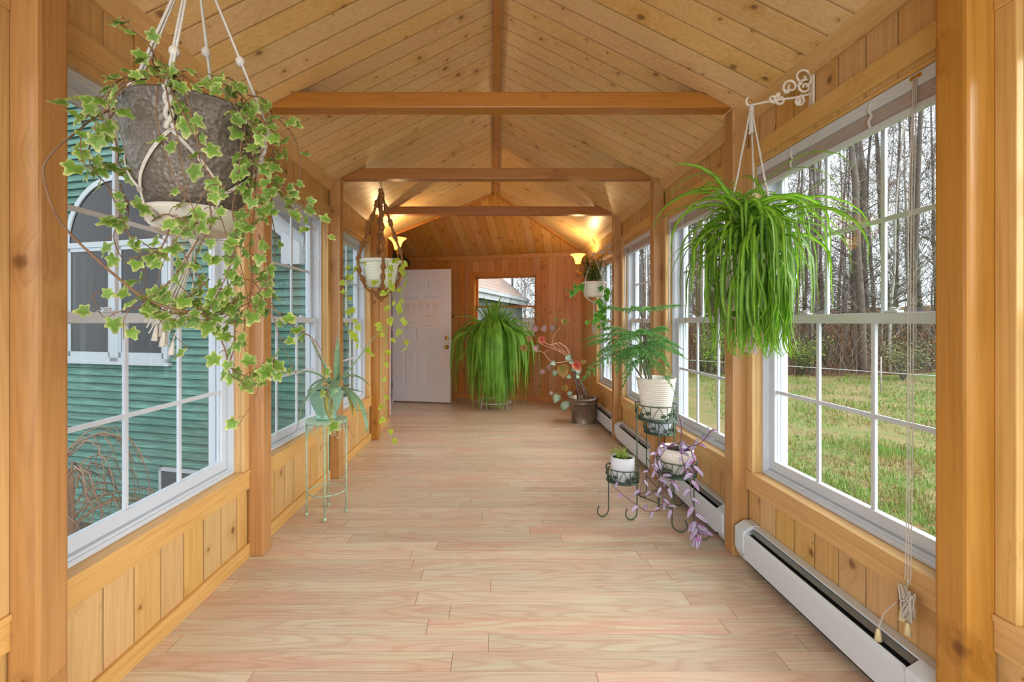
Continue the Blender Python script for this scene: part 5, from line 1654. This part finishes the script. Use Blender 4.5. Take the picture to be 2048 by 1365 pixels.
# ------------------------------------------------------------------ green iron plant stand with four tiers
tiers = [  # px, depth, plate z, plate radius, ring z, parts
    (Vector((1312, 3.02, 0)), .612, .128, .095), (Vector((1319, 3.20, 0)), .475, .105, .085),
    (Vector((1353, 2.70, 0)), .350, .108, .085), (Vector((1245, 2.93, 0)), .232, .100, .085)]
TC = [Vector(((t[0].x - 988) / FP * t[0].y + CX, t[0].y, 0)) for t in tiers]
st = thing('plant_stand', (1.05, 2.95, 0), 'dark green iron four tier plant stand with leaf scroll baskets', 'plant stand')
G = M['green_iron']
def hook_leg(p, ztop, out):
    out = Vector(out).normalized(); r_ = .042
    pts = [Vector((p[0], p[1], ztop)), Vector((p[0], p[1], ztop * .5)), Vector((p[0], p[1], .055))]
    for k in range(1, 14):
        a = math.pi * 1.25 * k / 13
        pts.append(Vector((p[0], p[1], .048)) + out * r_ * (1 - math.cos(a)) + Vector((0, 0, -r_ * math.sin(a))))
    m = MB(); m.tube(pts, .0042, 8); m.build('leg', G, st)
for i, ((_, zp, r_, gap), c) in enumerate(zip(tiers, TC)):
    m = MB()
    for z, rr in ((zp, r_), (zp + gap, r_ * 1.04)):
        m.tube([c + Vector((rr*math.cos(2*math.pi*k/40), rr*math.sin(2*math.pi*k/40), z)) for k in range(40)], .0036, 6, closed=True)
    for k in range(8):
        a = 2*math.pi*k/8 + .2
        m.tube([c + Vector((r_*math.cos(a), r_*math.sin(a), zp)), c + Vector((r_*1.04*math.cos(a), r_*1.04*math.sin(a), zp + gap))], .0026, 5)
        for s in (-1, 1):
            a2 = a + s * math.pi / 8
            m.tube([c + Vector((r_*math.cos(a), r_*math.sin(a), zp)), c + Vector((r_*1.04*math.cos(a2), r_*1.04*math.sin(a2), zp + gap))], .0022, 5)
    m.build('basket_ring', G, st)
    m = MB(); m.lathe([(.001, zp - .002), (r_, zp - .002), (r_, zp + .002), (.001, zp + .002)], c, 36)
    m.build('shelf_plate', G, st)
    m = MB()
    for k in range(6):
        a = 2*math.pi*k/6 - 1.4
        for s in (-1, 1):
            b0 = c + Vector((r_*1.05*math.cos(a), r_*1.05*math.sin(a), zp + gap * .45)); a3 = a + s * .33
            e = c + Vector((r_*1.08*math.cos(a3), r_*1.08*math.sin(a3), zp + gap * (.62 if s > 0 else .34)))
            blade(m, [b0, b0.lerp(e, .35), b0.lerp(e, .7), e], lambda f: .012 * math.sin(math.pi * min(1, f * .95 + .04)), fold=.1, thick=.08, upv=(math.cos(a), math.sin(a), 0))
    m.build('metal_leaves', G, st)
def W(px, Y): return ((px - 988) / FP * Y + CX, Y)
for (px, Y), zt, out in (((1274, 2.88), .71, (-1, -.35, 0)), ((1348, 3.08), .71, (1, .3, 0)), ((1293, 3.20), .56, (-.6, .9, 0)), ((1318, 2.99), .71, (.3, 1, 0)),
    ((1344, 2.72), .35, (1, -.5, 0)), ((1388, 2.62), .35, (1, -.4, 0)), ((1217, 2.93), .32, (-1, -.4, 0))):
    hook_leg(W(px, Y), zt, out)
m = MB()
A = lambda px, Y, z: Vector((*W(px, Y), z))
for p, q in (((1274, 2.88, .16), (1344, 2.72, .13)), ((1274, 2.88, .16), (1318, 2.99, .15)), ((1293, 3.2, .17), (1318, 2.99, .15)), ((1318, 2.99, .15), (1344, 2.72, .13)), ((1318, 2.99, .33), (1344, 2.72, .33)), ((1293, 3.2, .3), (1318, 2.99, .25)), ((1274, 2.88, .23), (1250, 2.9, .23)), ((1344, 2.72, .34), (1388, 2.62, .34)), ((1274, 2.88, .232), (1217, 2.93, .232)), ((1348, 3.08, .42), (1388, 2.75, .35))):
    m.tube([A(*p), A(*q)], .0034, 6)
m.build('brace_rods', G, st)

# Norfolk pine in the tall ribbed pot, top tier
NC = TC[0] + Vector((0, 0, .616))
root = thing('potted_norfolk_pine', NC, 'feathery Norfolk pine in a tall cream ribbed pot on the top tier', 'potted plant')
prof = [(.001, 0), (.083, 0)]
for i in range(17):
    f = i / 17; f2 = (i + .6) / 17
    r_ = .084 + .036 * f; prof += [(r_, .012 + f * .225), (r_ + .0028, .012 + f * .225 + .003), (r_ + .003, .012 + f2 * .225), (r_ + .001, .012 + f2 * .225 + .003)]
prof += [(.124, .245), (.126, .268), (.119, .269), (.114, .24), (.03, .225)]
pot('pot', NC, prof, M['cream_pot'], root, n=48)
disc('soil', NC + Vector((0, 0, .235)), .113, M['soil'], root)
mt, ml = MB(), MB(); rg = random.Random(77)
def needles(pts, dens=420, ln=.010):
    for i in range(len(pts) - 1):
        t = (pts[i+1] - pts[i]); sl = t.length
        if sl < 1e-6: continue
        t.normalize(); o = t.orthogonal().normalized(); o2 = t.cross(o)
        for k in range(max(1, int(sl * dens))):
            p = pts[i].lerp(pts[i+1], rg.random()); a = rg.uniform(0, 6.28)
            d = (o * math.cos(a) + o2 * math.sin(a)); e = p + (d * .8 + t * .7 + Vector((0, 0, .15))) * ln * rg.uniform(.7, 1.2)
            s = t.cross(d) * .0019
            b = len(ml.v); ml.v += [tuple(p - s), tuple(p + s), tuple(e)]; ml.face((b, b+1, b+2), 0, False, [(0, 0), (1, 0), (1, 1)])
def pine_branch(p, tip, sag, rg, nside=11, sl=.10):
    nside = int(nside * 1.5)
    p, tip = Vector(p), Vector(tip)
    mid = p.lerp(tip, .5) + Vector((0, 0, sag))
    ax = smooth_path([p, mid, tip], 7)
    mt.tube(ax, [.0028 * (1 - .7*i/len(ax)) for i in range(len(ax))], 5, cap=False)
    needles(ax, 500, .011)
    d = (tip - p); d.z *= .3; d.normalize(); side = d.cross(Vector((0, 0, 1))).normalized()
    for i in range(nside):
        f = .22 + .75 * i / nside; q = ax[int(f * (len(ax) - 1))]
        for s in (-1, 1):
            L = sl * math.sin(math.pi * min(1, f * .85 + .18)) * rg.uniform(.8, 1.15)
            e = q + (side * s * .75 + d * .65).normalized() * L + Vector((0, 0, -L * rg.uniform(.15, .55)))
            needles([q, q.lerp(e, .5) + Vector((0, 0, .01)), e], 950, .012)
stems = [((1300,775),(1290,700),(1282,620),.0), ((1296,770),(1283,725),(1272,690),.05), ((1292,770),(1270,735),(1255,712),-.05), ((1304,770),(1297,720),(1290,668),-.06)]
Yt = 3.0
for (a0, a1, a2, dy) in stems:
    ax = smooth_path([V(a0[0], a0[1], Yt), V(a1[0], a1[1], Yt + dy * .5), V(a2[0], a2[1], Yt + dy)], 6)
    mt.tube(ax, [.007 * (1 - .55 * i / len(ax)) for i in range(len(ax))], 7)
t1 = V(1282, 622, 3.0)
def whorl(c, n, R, dz, sag, a0, sl=.10, ns=11):
    for k in range(n):
        a = a0 + 2*math.pi*k/n + rg.uniform(-.2, .2); r_ = R * rg.uniform(.85, 1.1)
        pine_branch(c, c + Vector((math.cos(a) * r_, math.sin(a) * r_ * .9, dz * rg.uniform(.7, 1.3))), sag, rg, ns, sl)
pine_branch(t1, V(1196, 613, 3.0), .0, rg, 8, .05); pine_branch(t1, V(1370, 612, 3.0), .012, rg, 8, .05); pine_branch(t1, V(1262, 616, 2.75), .01, rg, 6, .05); pine_branch(t1, V(1300, 618, 3.25), .01, rg, 6, .05)
for tp in ((1160,683,2.95),(1195,660,3.05),(1340,660,3.0),(1345,690,2.8),(1225,700,2.75),(1290,668,2.7),(1240,675,3.3)):
    pine_branch(V(1282, 672, 3.0), V(*tp), .03, rg, 9, .075)
for tp in ((1185,722,2.85),(1152,775,2.75),(1378,722,2.8),(1345,745,2.85),(1250,745,2.68),(1312,735,2.65),(1230,760,3.0),(1330,700,3.25),(1165,695,3.1),(1368,700,3.1)):
    pine_branch(V(1272, 692, 3.0), V(*tp), .05, rg, 11, .085)
for tp in ((1352,790,2.8),(1262,720,2.7),(1298,760,2.8),(1215,735,3.15),(1240,790,2.95)):
    pine_branch(V(1285, 715, 3.0), V(*tp), .06, rg, 8, .06)
mt.build('trunk_and_branches', M['bark'], root); ml.build('needles', M['pine'], root)

# small spider plant in the crackle pot, second tier
CR = NT('crackle_glaze'); v_ = CR.n('TexVoronoi', feature='DISTANCE_TO_EDGE'); CR.set(v_.inputs['Vector'], CR.n('TexCoord').outputs['Object']); v_.inputs['Scale'].default_value = 70
M['crackle'] = CR.done(CR.bsdf(CR.mix(CR.step(v_.outputs['Distance'], .02, .07), lin('#8d97a8'), lin('#d3d8e2')), .35))
c = TC[1] + Vector((0, 0, .479))
root = thing('potted_spider_plant', c, 'spider plant in a white crackle pot on the second tier, behind the pine', 'potted plant')
pot('pot', c, [(.001, 0), (.066, 0), (.072, .01), (.084, .11), (.086, .118), (.08, .118), (.076, .10), (.02, .098)], M['crackle'], root)
disc('soil', c + Vector((0, 0, .1)), .075, M['soil'], root)
ml = MB()
for tp in ((1230,828,3.1),(1238,845,3.0),(1252,828,3.0),(1245,800,3.3),(1390,795,3.2),(1370,800,3.3),(1395,812,3.15),(1320,745,3.25),(1362,752,3.3),(1225,822,3.25),(1250,786,3.3)):
    p = c + Vector((rg.uniform(-.03, .03), rg.uniform(-.03, .03), .10)); e = V(*tp)
    blade(ml, smooth_path([p, p.lerp(e, .45) + Vector((0, 0, .07)), e], 7), taper(.006, .9, .5), fold=.3)
for k in range(16): blade(ml, arch(c + Vector((0, 0, .1)), rg.uniform(0, 6.28), rg.uniform(.12, .25), 1.1, .3, rg, 8), taper(.005, 1, .5))
ml.build('leaves', leafmat('pale_spider_leaf', '#c3cf72', '#92b24c', trans=.4), root)

# tradescantia, third tier
c = TC[2] + Vector((0, 0, .354))
root = thing('potted_tradescantia', c, 'trailing purple and silver striped tradescantia in a cream pot, right tier', 'potted plant')
pot('pot', c, [(.001, 0), (.040, 0), (.052, .012), (.086, .075), (.094, .11), (.096, .155), (.090, .155), (.087, .13), (.02, .128)], M['cream_pot'], root)
disc('soil', c + Vector((0, 0, .135)), .086, M['soil'], root, .012)
TR = NT('tradescantia_leaf'); uvs = TR.n('SeparateXYZ'); TR.set(uvs.inputs[0], TR.n('UVMap').outputs[0])
cc = TR.mix(TR.step(uvs.outputs[0], .05, .25), lin('#6d717c'), lin('#b9b1c4')); cc = TR.mix(TR.step(uvs.outputs[0], .55, .85), cc, lin('#84569a'))
nz = TR.noise(TR.n('NewGeometry').outputs['Position'], 22, 2)
cc = TR.mix(TR.math('MULTIPLY', TR.step(nz, .56, .66), .8), cc, lin('#a850a4'))
tl = TR.n('BsdfTranslucent'); TR.set(tl.inputs[0], cc); mxx = TR.n('MixShader'); mxx.inputs[0].default_value = .3
TR.set(mxx.inputs[1], TR.bsdf(cc, .4)); TR.set(mxx.inputs[2], tl.outputs[0]); TRm = TR.done(mxx.outputs[0])
ms, ml = MB(), MB()
def trad(pts, step, size, start=0):
    sp_ = smooth_path([V(*p) for p in pts], 6); ms.tube(sp_, .0024, 6)
    acc = 0; nxt = step * (start + .5); s = 1
    for i in range(len(sp_) - 1):
        t = sp_[i+1] - sp_[i]; sl = t.length; t.normalize()
        while acc + sl > nxt:
            p = sp_[i].lerp(sp_[i+1], (nxt - acc) / sl); sd = t.cross(Vector((rg.uniform(-.4, .4), -1, rg.uniform(-.3, .3)))).normalized()
            d = (sd * s + t * .7 + Vector((0, -.3, -.1))).normalized(); L = size * rg.uniform(.75, 1.2)
            pp = [p, p + d * L * .35 + Vector((0, 0, L * .06)), p + d * L * .7 + Vector((0, 0, L * .04)), p + d * L + Vector((0, 0, -L * .05))]
            blade(ml, smooth_path(pp, 2), lambda f: L * .19 * math.sin(math.pi * min(.985, .12 + f * .86)) ** .8, fold=.25, upv=(rg.uniform(-.5, .5), -1, .8))
            s = -s; nxt += step * rg.uniform(.8, 1.2)
        acc += sl
trad([(1345,895,2.7),(1322,890,2.6),(1312,905,2.55),(1303,930,2.55),(1290,955,2.55),(1280,985,2.55),(1292,992,2.55),(1312,985,2.55),(1335,970,2.55)], .055, .042)
trad([(1335,893,2.65),(1318,900,2.6),(1308,925,2.55),(1312,945,2.55),(1322,975,2.52),(1326,1000,2.5),(1318,1020,2.5),(1295,1024,2.5),(1285,1018,2.5),(1265,1005,2.5),(1240,985,2.5),(1222,970,2.5)], .05, .046)
trad([(1360,890,2.65),(1363,905,2.55),(1366,925,2.52),(1372,950,2.5)], .03, .05)
trad([(1370,893,2.65),(1383,905,2.5),(1387,930,2.48),(1384,955,2.46),(1380,980,2.45),(1385,1005,2.43),(1390,1025,2.42),(1392,1045,2.42),(1397,1065,2.42),(1400,1078,2.42)], .042, .062)
trad([(1392,1040,2.42),(1395,1058,2.42),(1402,1072,2.42)], .02, .068)
trad([(1375,893,2.7),(1395,890,2.7),(1408,880,2.7),(1418,868,2.7),(1426,858,2.7)], .03, .045)
trad([(1355,893,2.72),(1360,885,2.72),(1363,868,2.72),(1362,850,2.72),(1358,830,2.72)], .055, .035)
trad([(1330,900,2.62),(1315,925,2.58),(1318,945,2.55),(1335,960,2.52),(1345,965,2.5),(1330,985,2.5)], .05, .05)
trad([(1326,1000,2.5),(1340,1015,2.5),(1345,1028,2.5)], .03, .05)
trad([(1345,893,2.7),(1350,888,2.7),(1370,890,2.66),(1385,900,2.6)], .02, .03)
trad([(1375,940,2.55),(1385,945,2.5),(1400,938,2.5)], .03, .045)
ms.build('vine_stems', plain('purple_stem', '#6b4350', .6), root); ml.build('leaves', TRm, root)
m = MB(); m.bbox((c.x + .02, c.y - .03, c.z + .14), (c.x + .055, c.y - .027, c.z + .17), .001); m.build('plant_tag', plain('violet_tag', '#5a3f96', .5), root, fixn=True)

# small white pot, lowest tier
c = TC[3] + Vector((0, 0, .236))
root = thing('potted_grass_plant', c, 'small spiky green plant in a plain white pot on the lowest tier', 'potted plant')
pot('pot', c, [(.001, 0), (.060, 0), (.066, .006), (.073, .05), (.075, .15), (.069, .152), (.067, .13), (.02, .128)], plain('matt_white_ceramic', '#d6d9e2', .5, var=.02), root)
disc('soil', c + Vector((0, 0, .135)), .067, M['soil'], root, .010)
ml = MB()
for k in range(46): blade(ml, arch(c + Vector((rg.uniform(-.035, .035), rg.uniform(-.03, .03), .135)), rg.uniform(0, 6.28), rg.uniform(.05, .13), rg.uniform(.7, 1.5), .22, rg, 6), taper(.0035, 1, .5))
for tp in ((1203,904,2.8),(1208,905,2.85),(1263,892,2.9),(1262,888,3.0)):
    e = V(*tp); p = c + Vector((0, 0, .14)); blade(ml, smooth_path([p, p.lerp(e, .5) + Vector((0, 0, .03)), e], 5), taper(.004, .9, .5))
ml.build('leaves', leafmat('lime_grass_leaf', '#94b545', '#b9cf6a', trans=.35), root)

# ------------------------------------------------------------------ aloe on the tall pale green stand
AC = Vector((-1.115, 2.97, 0))
st = thing('plant_stand', AC, 'tall slim distressed pale green metal stand carrying the aloe', 'plant stand')
VG = M['verdigris']; R_ = .122
for i in range(4):
    a = math.radians(-75 + 90 * i); d = Vector((math.cos(a), math.sin(a), 0))
    m = MB(); p = AC + d * R_
    m.tube([p + Vector((0, 0, .60)), p + Vector((0, 0, .02))], .0055, 8); m.ball(p + Vector((0, 0, .012)), .012, n=10, m=5); m.build('leg', VG, st)
m = MB(); m.lathe([(.001, .598), (R_ + .002, .598), (R_ + .010, .602), (R_ + .010, .618), (R_ + .003, .622), (.001, .618)], AC, 40); m.build('round_top', VG, st)
m = MB(); m.tube([AC + Vector(((R_ - .004) * math.cos(2*math.pi*k/36), (R_ - .004) * math.sin(2*math.pi*k/36), .155)) for k in range(36)], .0045, 7, closed=True); m.build('lower_ring', VG, st)
m = MB()
for k in range(22):
    a0, a1 = 2*math.pi*k/22, 2*math.pi*(k + 1.35)/22; dp = .065 + .03 * math.sin(k * 2.1)
    pts = [AC + Vector(((R_ + .006) * math.cos(a0 + (a1-a0)*f), (R_ + .006) * math.sin(a0 + (a1-a0)*f), .60 - dp * math.sin(math.pi * f) ** .6)) for f in [q/10 for q in range(11)]]
    m.tube(pts, .0017, 5)
m.build('wire_fringe', VG, st)
c = AC + Vector((0, 0, .62))
root = thing('potted_aloe', c, 'large aloe in a jade green ceramic pot on the tall pale green stand', 'potted plant')
CG = NT('jade_celadon_glaze'); vv = CG.noise(CG.n('TexCoord').outputs['Object'], 14, 3)
M['celadon'] = CG.done(CG.bsdf(CG.mix(vv, lin('#6f9e86'), lin('#93b9a2')), .2, 0, .6))
pot('pot', c, [(.001, 0), (.062, 0), (.066, .008), (.070, .016), (.060, .024), (.068, .045), (.092, .10), (.104, .145), (.106, .165), (.116, .178), (.118, .192), (.110, .197), (.104, .19), (.098, .17), (.03, .165)], M['celadon'], root, n=44)
disc('soil', c + Vector((0, 0, .175)), .098, M['soil'], root, .008)
ml, my = MB(), MB()
def aloe(mb, pts, w_=.019):
    blade(mb, smooth_path([V(*p) for p in pts], 6), taper(w_ * 1.3, .85, .8), fold=.28, thick=.38)
o = (668, 772, 2.97)
for pts, w_ in (
 ([(664,768,2.97),(648,728,2.95),(632,700,2.93),(617,668,2.9)], .022), ([(672,768,2.97),(673,730,2.97),(674,700,2.97),(675,672,2.97)], .020),
 ([(676,762,2.97),(700,738,2.97),(728,702,2.98),(761,657,3.0)], .012), ([(660,765,2.97),(635,748,2.9),(600,742,2.85),(545,748,2.8)], .014),
 ([(660,768,2.97),(648,764,2.8),(625,785,2.72),(606,812,2.7),(592,866,2.7)], .014), ([(664,765,3.0),(645,760,2.9),(622,775,2.8),(614,800,2.78)], .012),
 ([(680,758,2.97),(700,751,2.95),(722,757,2.95),(743,775,2.95)], .014), ([(684,775,2.9),(705,790,2.8),(722,812,2.75),(733,850,2.72),(731,866,2.72)], .015),
 ([(672,762,2.9),(668,778,2.76),(662,792,2.74),(660,800,2.74)], .026), ([(682,778,3.0),(700,779,2.95),(728,785,2.95)], .012),
 ([(686,775,2.9),(700,790,2.82),(712,815,2.8),(716,828,2.8)], .012), ([(656,770,3.1),(640,775,3.1),(628,782,3.1),(613,810,3.05)], .013)):
    aloe(ml, pts, w_)
for pts, w_ in (([(660,778,2.9),(653,792,2.78),(655,820,2.74),(668,858,2.72)], .012), ([(686,778,2.9),(695,785,2.84),(702,810,2.8),(706,835,2.8)], .012), ([(664,790,2.85),(663,820,2.74),(667,845,2.72)], .006),
 ([(690,772,3.0),(698,770,2.98),(702,769,2.97)], .010), ([(700,812,3.0),(735,828,2.98),(760,830,2.96)], .004)):
    aloe(my, pts, w_)
ml.build('leaves', M['aloe'], root); my.build('withered_leaves', M['aloe_yellow'], root)
bpy.context.view_layer.update()
